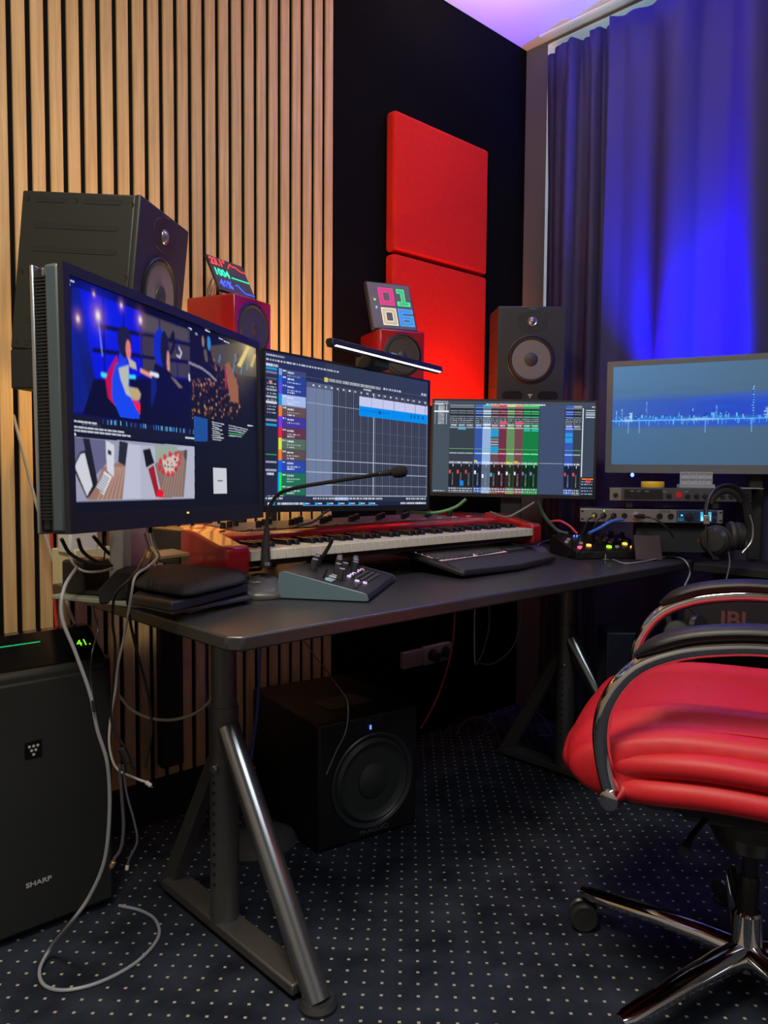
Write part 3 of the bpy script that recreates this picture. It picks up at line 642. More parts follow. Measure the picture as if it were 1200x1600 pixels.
def strip(x0, x1, body, top, fad, led, low, sel=False, inserts=0, dark=None):
    u0, u1 = ux(x0), ux(x1); um = (u0 + u1) / 2; g = 0.002
    S.rect(u0, v3(132), u1, v3(143), top); S.rect(u0, v3(146), u1, v3(200), tuple(int(c * 0.6) for c in body)); S.rect(u0, v3(147), u1, v3(152), (170, 185, 215), 0.5)
    for y_ in (168, 182, 203): S.rect(u0 + g, v3(y_), u1 - g, v3(y_) + 0.01, tuple(min(255, c + 70) for c in body))
    S.rect(u0 + g, v3(212), u1 - g, v3(250), (26, 34, 44) if not sel else (90, 110, 130))
    for y_ in (216, 228, 240): S.words(u0 + g, u1 - g, v3(y_), 0.01, (170, 180, 190), 0.7)
    S.rect(u0 + g, v3(250), u1 - g, v3(262), tuple(min(255, c + 40) for c in body)); S.words(u0 + 0.008, u1 - 0.008, v3(258), 0.012, WH, 1)
    S.rect(u0 + g, v3(270), u1 - g, v3(279), tuple(min(255, c + 90) for c in body))
    S.rect(u0, v3(280), u1, v3(485), body)
    if sel:
        for k in range(20): S.rect(u0, v3(290 + 9.4 * k), u1, v3(290 + 9.4 * k) + 0.004, (120, 160, 200), 0.8)
    S.rect(u0, v3(406), u1, v3(409), (110, 190, 110), 0.7); S.rect(u0 + g, v3(433), u1 - g, v3(440), tuple(min(255, c + 110) for c in body))
    S.rect(u0, v3(485), u1, v3(505), tuple(min(255, c + 30) for c in body)); S.words(u0 + g, u1 - g, v3(490), 0.016, WH, 0.4)
    dk = dark or tuple(int(c * 0.32) for c in body); S.rect(u0, v3(505), u1, v3(645), dk); S.rect(um, v3(505), um + 0.0025, v3(520), WH)
    for k in range(9): S.rect(um - 0.005, v3(560 + 9 * k), um + 0.004, v3(560 + 9 * k) + 0.007, (150, 155, 160), 0.7)
    S.rect(u1 - 0.002, v3(505), u1, v3(645), tuple(int(c * 0.75) for c in body))
    S.rect(u0 + 0.002, v3(fad - 10), u0 + 0.013, v3(fad + 12), led); S.rect(u0, v3(645), u1, v3(680), tuple(int(c * 0.9) for c in body)); S.words(u0 + g, u1 - g, v3(652), 0.014, WH, 0.3); S.words(u0 + g, u1 - g, v3(666), 0.014, WH, 0.3)
    S.rect(u0, v3(680), u1, v3(697), low)
GD = (52, 62, 74); 
for x0 in (168, 220, 272): strip(x0, x0 + 52, GD, (120, 130, 140), 552, (225, 80, 70), (135, 150, 165), dark=(24, 30, 38))
S.rect(ux(168), v3(500), ux(324), v3(503), (120, 130, 140)); S.rect(ux(241), v3(607), ux(264), v3(638), (10, 130, 235)); S.rect(ux(222), v3(278), ux(272), v3(288), (60, 180, 210))
strip(330, 380, (50, 84, 165), (40, 110, 210), 553, WH, (30, 110, 225)); strip(380, 432, (150, 180, 225), (50, 190, 235), 575, WH, (190, 225, 240), True, dark=(90, 105, 125))
strip(432, 483, (98, 76, 84), (230, 130, 70), 567, (60, 190, 210), (240, 125, 60)); strip(483, 533, (112, 44, 70), (230, 60, 80), 556, WH, (235, 20, 60)); strip(533, 583, (98, 140, 92), (210, 230, 90), 556, WH, (215, 235, 60))
strip(583, 634, (112, 68, 80), (235, 140, 80), 556, WH, (240, 125, 60)); strip(634, 684, (10, 124, 66), (60, 220, 80), 556, (140, 120, 220), (30, 235, 70)); strip(684, 735, (10, 124, 66), (60, 220, 80), 556, (140, 120, 220), (30, 235, 70))
for x0 in (487, 587): S.rect(ux(x0), v3(236), ux(x0 + 46), v3(250), (240, 80, 100)); S.rect(ux(x0 + 4), v3(163), ux(x0 + 12), v3(175), (240, 50, 60))
for a_, b_ in ((284, 330), (392, 430)): 
    S.rect(ux(433), v3(a_), ux(482), v3(b_), (20, 165, 215)); 
    for k in range(3): S.rect(ux(433), v3(a_ + 14 * k + 8), ux(482), v3(a_ + 14 * k + 10), (40, 90, 130))
for y_ in (343, 360, 377): S.rect(ux(433), v3(y_), ux(482), v3(y_ + 7), (60, 160, 180) if y_ == 343 else (170, 175, 185))
S.rect(ux(330), v3(478), ux(350), v3(490), (215, 205, 60)); S.rect(ux(583), v3(480), ux(608), v3(496), (225, 190, 50)); S.rect(ux(533), v3(485), ux(556), v3(498), (215, 225, 80))
for x0 in (640, 690): S.rect(ux(x0), v3(283), ux(x0 + 42), v3(294), (50, 180, 190))
S.rect(ux(740), v3(490), ux(890), v3(493), (150, 165, 185))
strip(897, 948, (52, 86, 180), (40, 110, 210), 556, (225, 80, 70), (30, 110, 225)); strip(948, 996, GD, (160, 165, 175), 556, (225, 80, 70), (150, 160, 170), dark=(24, 30, 38))
for y_ in (300, 330): S.rect(ux(900), v3(y_), ux(944), v3(y_ + 24 + (y_ == 330) * 8), (40, 150, 225))
S.rect(ux(1003), v3(145), ux(1009), v3(700), (225, 232, 245))
for y_ in (155, 170, 183, 197): S.rect(ux(1022), v3(y_), ux(1092), v3(y_ + 7), (190, 205, 225))
S.rect(ux(1003), v3(570), 1, 1, (30, 36, 48)); S.rect(ux(1008), v3(578), ux(1080), v3(587), (235, 120, 40)); S.blob(1042, 604, 0.014, 0.022, (225, 60, 60), 1, False); S.blob(1042, 604, 0.006, 0.01, (40, 40, 50), 1, False)
for y_ in (596, 612, 634, 652, 670, 690): S.words(ux(1008), ux(1076), v3(y_), 0.012, (160, 185, 220), 0.3)
S.words(0.01, 0.08, 0.978, 0.01, WH, 0.4)
m3 = monitor('black monitor showing mixer channel strips, in front of the grey-coned speaker', (2.069, 1.581, 1.074), -48.3, -1.7, 0.7, 0.54, 0.322, 0.03, S, SUB3, BLK)
stand(m3, 0.322, 0.165)

# ---- monitor 4 : city skyline
S = Screen(460, 290, [(0, 0), (1, 0), (1, 1), (0, 1)], (70, 108, 150))
for j in range(S.ny):
    v_ = (j + 0.5) / S.ny
    top = np.array((84, 128, 172)); c = top * (1 - v_ * 0.18)
    c2 = np.array((74, 96, 118))
    for_ = np.linspace(0, 1, S.nx)[:, None] * 0.8
    S.c[j] = np.array([s2l(tuple(q)) for q in (c * (1 - for_) + c2 * for_)])
rn = random.Random(5)
for k in range(60): S.blob(rn.uniform(0, 1), 0.27 + rn.uniform(-0.05, 0.1), rn.uniform(0.03, 0.1), rn.uniform(0.01, 0.03), (66, 96, 130), 0.12, True, False)
band = np.exp(-(((S.V - 0.45) / 0.13) ** 4)) * np.clip(0.45 + S.U * 0.9, 0, 1); S.fill(band, (26, 68, 205), 0.85)
for k in range(40): S.blob(rn.uniform(0.2, 1), rn.uniform(0.30, 0.45), rn.uniform(0.03, 0.09), rn.uniform(0.008, 0.02), (36, 96, 225), 0.2, True, False)
HZ = 0.553
for k in range(150):
    u_ = rn.random(); hh = rn.uniform(0.01, 0.05) * (1 + 0.8 * math.exp(-((u_ - 0.5) / 0.2) ** 2)) + (0.03 if rn.random() < 0.12 else 0)
    S.rect(u_, HZ - hh, u_ + rn.uniform(0.003, 0.010), HZ, rn.choice([(20, 60, 190), (30, 90, 220), (16, 50, 150)]), 0.8)
    for q in range(3): S.rect(u_ + rn.uniform(0, 0.006), HZ - rn.uniform(0, hh), u_ + 0.0075, HZ - rn.uniform(0, hh), rn.choice([(120, 220, 250), (60, 170, 250), (160, 190, 230)]), 0.9)
for u_, top, w_ in ((0.187, 0.37, 0.006), (0.73, 0.25, 0.012), (0.555, 0.42, 0.005), (0.02, 0.45, 0.006), (0.05, 0.43, 0.007), (0.09, 0.47, 0.02), (0.79, 0.45, 0.02), (0.86, 0.43, 0.02), (0.93, 0.36, 0.01)):
    S.rect(u_, top + 0.03, u_ + w_, HZ, (30, 90, 190), 0.8); S.rect(u_ + w_ / 2, top, u_ + w_ / 2 + 0.002, top + 0.03, (120, 200, 240))
    for q in range(12): S.rect(u_ + rn.uniform(0, w_), top + (HZ - top) * q / 12, u_ + w_ * 1.1, top + (HZ - top) * q / 12 + 0.005, (170, 225, 250), 0.9)
S.blob(0.5, HZ, 0.6, 0.03, (60, 150, 240), 0.5)
S.rect(0, HZ - 0.004, 1, HZ + 0.004, (120, 215, 250), 0.9); S.blob(0.48, HZ, 0.09, 0.012, (200, 250, 255), 0.9, True, False); S.blob(0.09, HZ, 0.03, 0.01, (220, 250, 255), 0.9, True, False)
band = np.exp(-(((S.V - HZ - 0.035) / 0.04) ** 4)) * np.clip(0.4 + S.U, 0, 1); S.fill(band, (24, 80, 215), 0.7)
for k in range(140):
    u_ = rn.random(); S.rect(u_, HZ, u_ + 0.002, HZ + rn.uniform(0.01, 0.06), rn.choice([(90, 190, 250), (40, 120, 235), (150, 230, 255)]), 0.6)
for u_ in (0.09, 0.15, 0.50, 0.73): S.rect(u_, HZ, u_ + 0.006, HZ + 0.13, (110, 190, 240), 0.5)
GB = mat('grey_bezel', (0.12, 0.135, 0.15), 0.4)
m4 = monitor('grey framed monitor showing a blue night skyline, in front of the curtain', (2.414, 1.10, 1.180), -72, 0, 0, 0.61, 0.366, 0.035, S, (0.032, 0.05, 0.968, 0.925), GB, slab=GB)
obj('stand_neck', MB().box(0.13, 0.17, 0.035, 0.07, -0.452, 0.0), BLKM, m4, bev=0.004)

# ================================================================== monitor light bar
Mm2 = Matrix.LocRotScale(Vector((1.283, 1.466, 1.08)), Euler((R_(-1.3), R_(1.6), R_(6.5)), 'YXZ'), None)
lb = thing('monitor_light_bar', 'slim black light bar with a white glowing strip clamped on top of the arranger monitor', 'light bar', Mm2 @ Vector((0.0715, -0.045, 0.2045)), 6.5, -1.3, 3.0)
mb = MB(); mb.prism([(-0.012, -0.004), (-0.008, 0.012), (0.010, 0.012), (0.014, 0.004), (0.008, -0.008)], -0.215, 0.215, 'x')
obj('housing', mb, BLK, lb, bev=0.0015)
obj('light_strip', MB().prism([(-0.0122, -0.0046), (-0.0130, -0.0036), (-0.0075, -0.0060), (-0.0070, -0.0052)], -0.205, 0.205, 'x'), mat('white_light_strip', (1, 1, 1), emit=(1, 0.97, 0.94), es=3.5), lb)
obj('clamp', MB().box(-0.045, 0.012, 0.008, 0.075, -0.028, 0.004).box(-0.04, 0.008, 0.05, 0.09, -0.07, -0.02), BLKM, lb, bev=0.004)
obj('control_cap', MB().box(0.0, 0.02, -0.0095, 0.004, 0.010, 0.0135), mat('blue_cap', (0.2, 0.4, 0.6), 0.3), lb, bev=0.001)

# ================================================================== studio speakers
FB = mat('speaker_vinyl', (0.014, 0.017, 0.014), 0.5, bump=0.08, bscale=900)
FBF = mat('speaker_baffle', (0.018, 0.019, 0.02), 0.5)
CONE = mat('grey_cone', (0.16, 0.15, 0.145), 0.45, noise=0.1, nscale=90)
def capsule(y0, y1, z, r, n=8):
    out = []
    for k in range(n + 1): a = PI / 2 + PI * k / n; out.append((y0 + r + r * math.cos(a), z + r * math.sin(a)))
    for k in range(n + 1): a = -PI / 2 + PI * k / n; out.append((y1 - r + r * math.cos(a), z + r * math.sin(a)))
    return out
def studio_speaker(label, M4x, w, h, d):
    sp = thing('studio_speaker', label, 'speaker'); sp.matrix_world = M4x
    cb = obj('cabinet', MB().box(0, w, 0.012, d, 0, h), FB, sp, bev=0.004)
    k_ = h / 0.353
    obj('baffle', MB().box(-0.001, w + 0.001, 0, 0.013, -0.001, h + 0.001), FBF, sp, bev=0.004, seg=3)
    for a0, a1, dz in ((0.12, 0.39, 0.018), (0.53, 0.85, 0.018), (0.12, 0.84, 0.075), (0.12, 0.84, 0.127), (0.12, 0.84, 0.233), (0.12, 0.84, 0.286), (0.12, 0.39, 0.336), (0.53, 0.85, 0.336)):
        obj('side_slot', MB().prism(capsule(d * (1 - a1), d * (1 - a0), h - dz * k_, 0.0048), -0.0006, 0.0, 'x'), BLKM, sp)
        obj('slot_lip', MB().tube([(-0.0006, d * (1 - a1) + 0.008, h - dz * k_ - 0.0052), (-0.0006, d * (1 - a0) - 0.003, h - dz * k_ - 0.0052)], 0.0008, 6), DGR, sp)
    for a0, dz in ((0.05, 0.018), (0.46, 0.018), (0.93, 0.022), (0.05, 0.18), (0.93, 0.18), (0.05, 0.336), (0.93, 0.336)):
        obj('screw', MB().lathe([(0.005, 0), (0.005, 0.0008), (0.002, 0.0002)], (0, d * (1 - a0), h - dz * k_), (-1, 0, 0), 14), BLK, sp)
    cx = w / 2; zc = h - 0.190 * k_
    obj('woofer_ring', MB().lathe([(0.083, 0), (0.084, 0.002), (0.080, 0.004), (0.077, 0.001)], (cx, 0, zc), (0, -1, 0), 48), BLK, sp)
    obj('woofer_surround', MB().lathe([(0.078, 0.001), (0.072, 0.006), (0.066, 0.001)], (cx, 0, zc), (0, -1, 0), 48), RUB, sp)
    obj('woofer_cone', MB().lathe([(0.068, 0.002), (0.045, -0.003), (0.024, -0.006)], (cx, 0, zc), (0, -1, 0), 48), CONE, sp).data.flip_normals()
    obj('dust_cap', MB().lathe([(0.024, 0.0), (0.022, 0.004), (0.018, 0.006), (0.009, 0.008), (0, 0.0085)], (cx, -0.001, zc), (0, -1, 0), 32), DGR, sp)
    zt = h - 0.052 * k_
    obj('tweeter_waveguide', MB().prism([(cx + a * 0.053, zt + b_ * 0.036) for a, b_ in [(math.copysign(abs(math.cos(t)) ** 0.7, math.cos(t)), math.copysign(abs(math.sin(t)) ** 0.8, math.sin(t))) for t in [2 * PI * i / 40 for i in range(40)]]], -0.0012, 0.0, 'y'), mat('waveguide', (0.02, 0.021, 0.022), 0.35), sp, bev=0.001)
    obj('tweeter', MB().lathe([(0.017, 0.001), (0.016, 0.003), (0.013, 0.002), (0.010, 0.005), (0, 0.008)], (cx, 0, zt), (0, -1, 0), 28), mat('tweeter_metal', (0.3, 0.3, 0.31), 0.3, 0.8), sp)
    for sx_ in (-1, 1): obj('bass_port', MB().prism(capsule(cx + sx_ * 0.062 - 0.036, cx + sx_ * 0.062 + 0.036, 0.030, 0.016), -0.0008, 0.0, 'y'), mat('port_black', (0.001, 0.001, 0.001), 0.9), sp)
    obj('logo', MB().prism([(cx - 0.008, 0.036), (cx + 0.008, 0.036), (cx + 0.006, 0.031), (cx + 0.002, 0.029), (cx + 0.001, 0.022), (cx - 0.002, 0.022), (cx - 0.001, 0.029), (cx - 0.006, 0.031)], -0.0014, 0, 'y'), LG, sp)
    obj('nameplate', MB().box(cx - 0.011, cx + 0.011, -0.001, 0, h - 0.009, h - 0.006), mat('dim_silver', (0.2, 0.2, 0.2), 0.3, 0.8), sp)
    return sp
def pose(loc, yaw, pit, roll): return Matrix.LocRotScale(Vector(loc), Euler((R_(pit), R_(roll), R_(yaw)), 'YXZ'), None)
PL = pose((0.735, 1.568, 1.235), 36.7, 5.2, 1.5)
studio_speaker('big black studio speaker with slotted side, tilted down behind the wide video monitor', PL, 0.236, 0.336, 0.273)
PRr = pose((2.245, 1.644, 1.400), -43.4, 4.0, 0.0); PR2 = PRr @ Matrix.Translation((-0.118, 0, -0.1675))
studio_speaker('black studio speaker with grey cone standing between the red panels and the curtain', PR2, 0.236, 0.335, 0.22)
# supports
ss = thing('speaker_shelf', 'black box shelf fixed to the slats under the big tilted speaker', 'speaker shelf', PL @ Vector((0, 0, 0)), 36.7)
obj('platform', MB().box(0.0, 0.22, 0.03, 0.272, -0.062, 0.022), BLKM, ss, bev=0.003)
M_ = Matrix.LocRotScale(Vector((0.735, 1.568, 1.235)), Euler((0, 0, R_(36.7))), None).inverted()
c_ = Vector((0.83, 1.99, 1.17)); 
obj('wall_bracket', MB().tube([M_ @ Vector((0.74, 1.80, 1.17)), M_ @ Vector((0.80, 1.995, 1.17))], 0.022, 10), BLKM, ss)
ss = thing('speaker_stand', 'dark speaker stand behind the mixer monitor carrying the speaker beside the curtain', 'speaker stand', (2.32, 1.72, 0.731), -43.4)
obj('platform', MB().box(-0.10, 0.10, -0.09, 0.08, 0.478, 0.490), BLKM, ss, bev=0.003)
obj('pole', MB().cyl((-0.04, -0.02, 0.01), (-0.04, -0.02, 0.478), 0.018), BLKM, ss)
obj('base', MB().lathe([(0.07, 0), (0.07, 0.008), (0.02, 0.012)], (-0.04, -0.02, 0), n=40), BLKM, ss)

# ---- red cube speakers
REDG = mat('red_gloss', (0.24, 0.006, 0.010), 0.22, coat=0.6, noise=0.1, nscale=8)
def cube_speaker(label, loc, yaw, s, ring):
    sp = thing('cube_speaker', label, 'speaker', loc, yaw)
    obj('cabinet', MB().box(-s / 2, s / 2, 0, s, 0, s), REDG, sp, bev=0.006, seg=3)
    zc = s * 0.5; r = s * 0.40
    obj('trim_ring', MB().lathe([(r + 0.004, 0), (r + 0.004, 0.002), (r, 0.003), (r - 0.001, 0)], (0, 0, zc), (0, -1, 0), 48), ring, sp)
    obj('woofer_surround', MB().lathe([(r, 0.0005), (r - 0.006, 0.006), (r - 0.012, 0.001)], (0, 0, zc), (0, -1, 0), 48), RUB, sp)
    obj('woofer_cone', MB().lathe([(r - 0.011, 0.002), (r * 0.5, -0.0045), (0.018, -0.006), (0.017, 0.0), (0.012, 0.004), (0, 0.005)], (0, 0.0, zc), (0, -1, 0), 48), mat('dark_cone', (0.035, 0.033, 0.032), 0.4), sp)
    for a in range(4): obj('screw', MB().lathe([(0.004, 0), (0.003, 0.0015)], ((r + 0.006) * math.cos(PI / 4 + a * PI / 2), 0, zc + (r + 0.006) * math.sin(PI / 4 + a * PI / 2)), (0, -1, 0), 10), DGR, sp)
    return sp
cube_speaker('red cube speaker carrying the weather display, between the big black speaker and the monitors', (1.19, 1.78, 1.296), 19.1, 0.162, mat('violet_reflection_ring', (0.12, 0.1, 0.45), 0.2, 0.8))  # violet reflection on the trim ring is put into its base colour
cube_speaker('red cube speaker carrying the clock display, in front of the red wall panels', (1.74, 1.77, 1.283), -19.0, 0.158, BLK)
for nm_, lab, (x_, y_), z_ in (('a', 'black pole stand hidden behind the monitors, under the weather display speaker', (1.165, 1.855), 1.296), ('b', 'black pole stand behind the light bar, under the clock display speaker', (1.765, 1.845), 1.283)):
    ss = thing('speaker_stand', lab, 'speaker stand', (x_, 1.80, 0.731))
    z_ -= 0.731
    obj('platform', MB().box(-0.06, 0.06, -0.04, 0.09, z_ - 0.008, z_), BLKM, ss, bev=0.002)
    obj('pole', MB().cyl((0, 0, 0.01), (0, 0, z_ - 0.008), 0.013), BLKM, ss)
    obj('base', MB().lathe([(0.055, 0), (0.055, 0.006), (0.02, 0.010)], n=32), BLKM, ss)

# ---- LED displays
def glow(n_, c, es=1.6): return mat('led_' + n_, tuple(x * 0.2 for x in c), 0.5, emit=c, es=es)
def led_panel_pixels(parent, s, grid, cols, z0=0):
    n = len(grid); p = s / n
    by = {}
    for j, row in enumerate(grid):
        for i, ch in enumerate(row):
            if ch != '.': by.setdefault(ch, MB()).box(-s / 2 + (i + 0.14) * p, -s / 2 + (i + 0.86) * p, -0.0012, 0, s / 2 - (j + 0.86) * p, s / 2 - (j + 0.14) * p)
    for ch, mb in by.items(): obj('lit_leds', mb, cols[ch], parent, smooth=False)
cl = thing('led_clock', 'square pixel clock reading 01 06 in four colours, leaning on a red cube speaker', 'clock', (1.752, 1.832, 1.525), -15.5, -17.9, -1.4)
obj('frame', MB().box(-0.082, 0.082, 0, 0.018, -0.084, 0.084), BLK, cl, bev=0.004)
obj('display_face', MB().box(-0.077, 0.077, -0.0008, 0.001, -0.079, 0.079), mat('led_face', (0.13, 0.13, 0.135), 0.6), cl)
obj('rest', MB().box(-0.03, 0.03, 0.018, 0.055, -0.082, -0.02), BLKM, cl, bev=0.003)
G = [['.'] * 48 for _ in range(48)]
def digit(d, x0, y0, ch):
    W_, H_ = 17, 19
    seg = {'0': 'abcdef', '1': 'bc', '6': 'acdefg'}[d]
    t = 5
    on = set()
    def fill(xa, xb, ya, yb):
        for y in range(ya, yb):
            for x in range(xa, xb): on.add((x, y))
    if d == '1':
        fill(6, 11, 0, H_); fill(2, 8, 0, 5); fill(1, 16, H_ - 5, H_)
    else:
        if 'a' in seg: fill(0, W_, 0, t)
        if 'd' in seg: fill(0, W_, H_ - t, H_)
        if 'g' in seg: fill(0, W_, 7, 12)
        if 'f' in seg: fill(0, t, 0, H_ // 2 + 1)
        if 'e' in seg: fill(0, t, H_ // 2, H_)
        if 'b' in seg: fill(W_ - t, W_, 0, H_ // 2 + 1)
        if 'c' in seg: fill(W_ - t, W_, H_ // 2, H_)
    for x, y in on:
        if all((x + a, y + b_) in on for a in (-1, 0, 1) for b_ in (-1, 0, 1)) and (all((x + a, y) in on for a in (-2, 2)) or all((x, y + a) in on for a in (-2, 2))) and (x + y) % 2: continue
        G[y0 + y][x0 + x] = ch
digit('0', 11, 4, 'm'); digit('1', 30, 4, 'g'); digit('0', 11, 26, 'w'); digit('6', 30, 26, 'b')
for (x, y, ch) in ((4, 16, 'r'), (5, 16, 'r'), (6, 17, 'y'), (5, 17, 'y'), (4, 18, 'g'), (5, 18, 'g'), (6, 18, 'g'), (5, 25, 'b'), (6, 25, 'w'), (5, 26, 'b'), (6, 26, 'w'), (5, 27, 'b'), (6, 27, 'b')): G[y][x] = ch
led_panel_pixels(cl, 0.154, G, {'m': glow('magenta', (1, 0.01, 0.25), 1.5), 'g': glow('green', (0.02, 0.9, 0.25), 1.5), 'w': glow('white', (1, 0.88, 0.6), 1.5), 'b': glow('blue', (0.01, 0.35, 1), 1.8), 'r': glow('red', (1, 0.05, 0.03), 1.5), 'y': glow('yellow', (0.9, 0.8, 0.1), 1.5)})
wd = thing('weather_display', 'small pixel display with red, green and blue weather readings on a red cube speaker', 'display', (1.188, 1.885, 1.530), 10, -33, 5)
WS = 0.128
obj('board', MB().box(-WS / 2, WS / 2, 0, 0.008, -WS / 2, WS / 2), mat('led_board', (0.015, 0.015, 0.018), 0.5), wd, bev=0.001)
lr, lg, lbm = glow('red', (1, 0.05, 0.03), 1.5), glow('teal', (0.02, 0.9, 0.45), 1.5), glow('blue2', (0.03, 0.08, 1), 2.2)
for s_, z_, m__, w_ in (('23.1°', 0.043, lr, 0.040), ('1004', 0.004, lg, 0.037), ('46%', -0.037, lbm, 0.040)):
    text('reading', s_, 0.036, m__, wd, Matrix.Translation((-0.032, -0.001, z_)) @ Matrix.Rotation(PI / 2, 4, 'X'), sx=0.72, bold=0.001)
def graph(pts, m__):
    mb = MB()
    for (a, b_), (c, d) in zip(pts[:-1], pts[1:]): mb.cyl((a, -0.001, b_), (c, -0.001, d), 0.0015, n=6)
    obj('graph_line', mb, m__, wd)
graph([(0.0, 0.032), (0.012, 0.052), (0.02, 0.045), (0.03, 0.048), (0.045, 0.036), (0.062, 0.036)], lr)
graph([(0.0, -0.002), (0.062, -0.002)], lg); graph([(0.002, -0.03), (0.01, -0.026), (0.022, -0.044), (0.03, -0.05), (0.062, -0.05)], lbm)
obj('support_bracket', MB().box(-0.01, 0.05, 0.008, 0.03, -0.062, -0.045), BLK, wd, bev=0.001)
obj('circuit_board', MB().box(-0.06, -0.005, 0.03, 0.055, -0.062, -0.055), mat('red_circuit_board', (0.22, 0.05, 0.02), 0.4), wd)
for k in range(7): obj('wire', MB().tube(spline([(-0.055 + 0.006 * k, 0.045, -0.055), (-0.06 + 0.008 * k, 0.05 + 0.004 * (k % 3), -0.03), (-0.05 + 0.007 * k, 0.02, 0.0 + 0.01 * (k % 2)), (-0.045 + 0.006 * k, 0.008, -0.01)], 6), 0.0009, 6), BLK, wd)
# ================================================================== red stage piano
pi = thing('stage_piano', 'long red and black stage piano with ivory keys under the monitors', 'piano', (0.929, 1.405, 0.73))
KW = 0.0235; NW = 43; LW = KW * NW; zt = 0.098
REDP = mat('piano_red', (0.36, 0.008, 0.014), 0.25, coat=0.5)
mb = MB(); mb.prism([(0.01, 0.062), (0.01, 0.078), (0.32, 0.085), (0.32, 0.048), (0.15, 0.048), (0.14, 0.062)], 0.0, LW, 'x')
obj('body', mb, mat('piano_black', (0.01, 0.01, 0.011), 0.4), pi, bev=0.003)
prof = [(0.0, 0.052), (-0.004, 0.060), (-0.004, 0.104), (0.004, 0.110), (0.03, 0.112), (0.13, 0.134), (0.16, 0.137), (0.19, 0.138), (0.19, 0.048), (0.05, 0.045)]
for xa, xb in ((-0.060, -0.001), (LW + 0.001, LW + 0.044)): obj('rear_cheek', MB().box(xa, xb, 0.191, 0.33, 0.05, 0.132), BLK, pi, bev=0.004)
obj('end_block', MB().prism(prof, -0.062, -0.001, 'x'), REDP, pi, bev=0.006, seg=3)
obj('end_block', MB().prism(prof, LW + 0.001, LW + 0.045, 'x'), REDP, pi, bev=0.006, seg=3)
obj('control_panel', MB().prism([(0.128, 0.088), (0.128, 0.117), (0.142, 0.124), (0.33, 0.132), (0.33, 0.088)], -0.001, LW + 0.001, 'x'), REDP, pi, bev=0.003)
obj('panel_plate', MB().prism([(0.160, 0.1245), (0.160, 0.1275), (0.315, 0.1335), (0.315, 0.1305)], 0.08, LW - 0.14, 'x'), mat('panel_plate', (0.10, 0.09, 0.09), 0.5), pi)
IV = mat('ivory_key', (0.62, 0.60, 0.50), 0.3); BK = mat('black_key', (0.01, 0.01, 0.012), 0.25)
k0 = obj('white_key', MB().box(0.0004, KW - 0.0004, -0.004, 0.13, 0.076, zt), IV, pi, bev=0.0012)
for k in range(1, NW): copyobj(k0, pi, loc=(k * KW, 0, 0))
names = 'EFGABCD'
b0 = None
for k in range(NW - 1):
    if names[k % 7] in 'FGACD':
        if b0 is None: b0 = obj('black_key', MB().prism([(0.046, zt), (0.052, zt + 0.0115), (0.128, zt + 0.0125), (0.128, zt)], -0.0055, 0.0055, 'x'), BK, pi, bev=0.0012); b0.location = ((k + 1) * KW, 0, 0)
        else: copyobj(b0, pi, loc=((k + 1) * KW, 0, 0))
n0 = None
rk = random.Random(9)
for i in range(26):
    xx = 0.06 + i * 0.0335; yy = 0.205 + 0.05 * (i % 3) / 2; zz = 0.130 + (yy - 0.2) * 0.03
    if n0 is None: n0 = obj('knob', MB().lathe([(0.0075, 0), (0.007, 0.014), (0.0045, 0.016)], n=16), BLK, pi, loc=(xx, yy, zz))
    else: copyobj(n0, pi, loc=(xx, yy, zz))
    if i % 2: obj('button_row', MB().box(xx + 0.012, xx + 0.028, 0.168, 0.178, 0.127, 0.131), mat('pale_button', (0.35, 0.33, 0.33), 0.4), pi, bev=0.001)
obj('stand_foot', MB().box(-0.03, 0.03, 0.16, 0.30, 0.001, 0.046), BLKM, pi, bev=0.003)
obj('stand_foot', MB().box(LW - 0.03, LW + 0.03, 0.20, 0.30, 0.001, 0.046), BLKM, pi, bev=0.003)
tag(obj('tin', MB().lathe([(0.022, 0), (0.022, 0.016), (0.018, 0.018), (0, 0.018)]), mat('copper', (0.5, 0.16, 0.06), 0.3, 0.9), loc=(0.968, 1.665, 0.871)), 'small copper coloured tin on the near end of the red piano', 'tin')

# ================================================================== gooseneck microphone
mic = thing('desk_microphone', 'black gooseneck microphone on a grey wedge base bending over the arranger monitor', 'microphone', (0.955, 1.400, 0.731), yaw=-32)
MGR = mat('mic_base_grey', (0.075, 0.078, 0.082), 0.35)
mb = MB(); n_ = 36; rings = []
for (s_, z_) in ((1.0, 0.0), (1.02, 0.006), (1.0, 0.014)): rings.append((s_, z_, z_))
pts_ = []
def mring(sx_, sy_, zf, zb, cy_):
    out = []
    for i in range(n_):
        a = 2 * PI * i / n_; x = math.copysign(abs(math.cos(a)) ** 0.75, math.cos(a)) * sx_; y = math.copysign(abs(math.sin(a)) ** 0.75, math.sin(a)) * sy_
        t = (y / sy_ + 1) / 2; out.append((x, y + cy_, zf * (1 - t) + zb * t))
    return out
rr_ = [mring(0.051, 0.062, 0, 0, 0), mring(0.053, 0.064, 0.004, 0.004, 0), mring(0.051, 0.061, 0.012, 0.024, 0), mring(0.038, 0.047, 0.020, 0.038, 0.002), mring(0.026, 0.034, 0.026, 0.043, 0.004), mring(0.006, 0.01, 0.036, 0.042, 0.008)]
vs = [v for r in rr_ for v in r]; fs = [tuple(range(n_))[::-1]]
for j in range(len(rr_) - 1):
    for i in range(n_): fs.append((j * n_ + i, j * n_ + (i + 1) % n_, (j + 1) * n_ + (i + 1) % n_, (j + 1) * n_ + i))
fs.append(tuple((len(rr_) - 1) * n_ + i for i in range(n_)))
obj('base', MB().add(vs, fs), MGR, mic, angle=50)
Mi = Matrix.LocRotScale(Vector((0.955, 1.400, 0.731)), Euler((0, 0, R_(-32))), None).inverted()
DM = 1.685
P = lambda x, y, d=DM: Mi @ at(x, y, D=d)
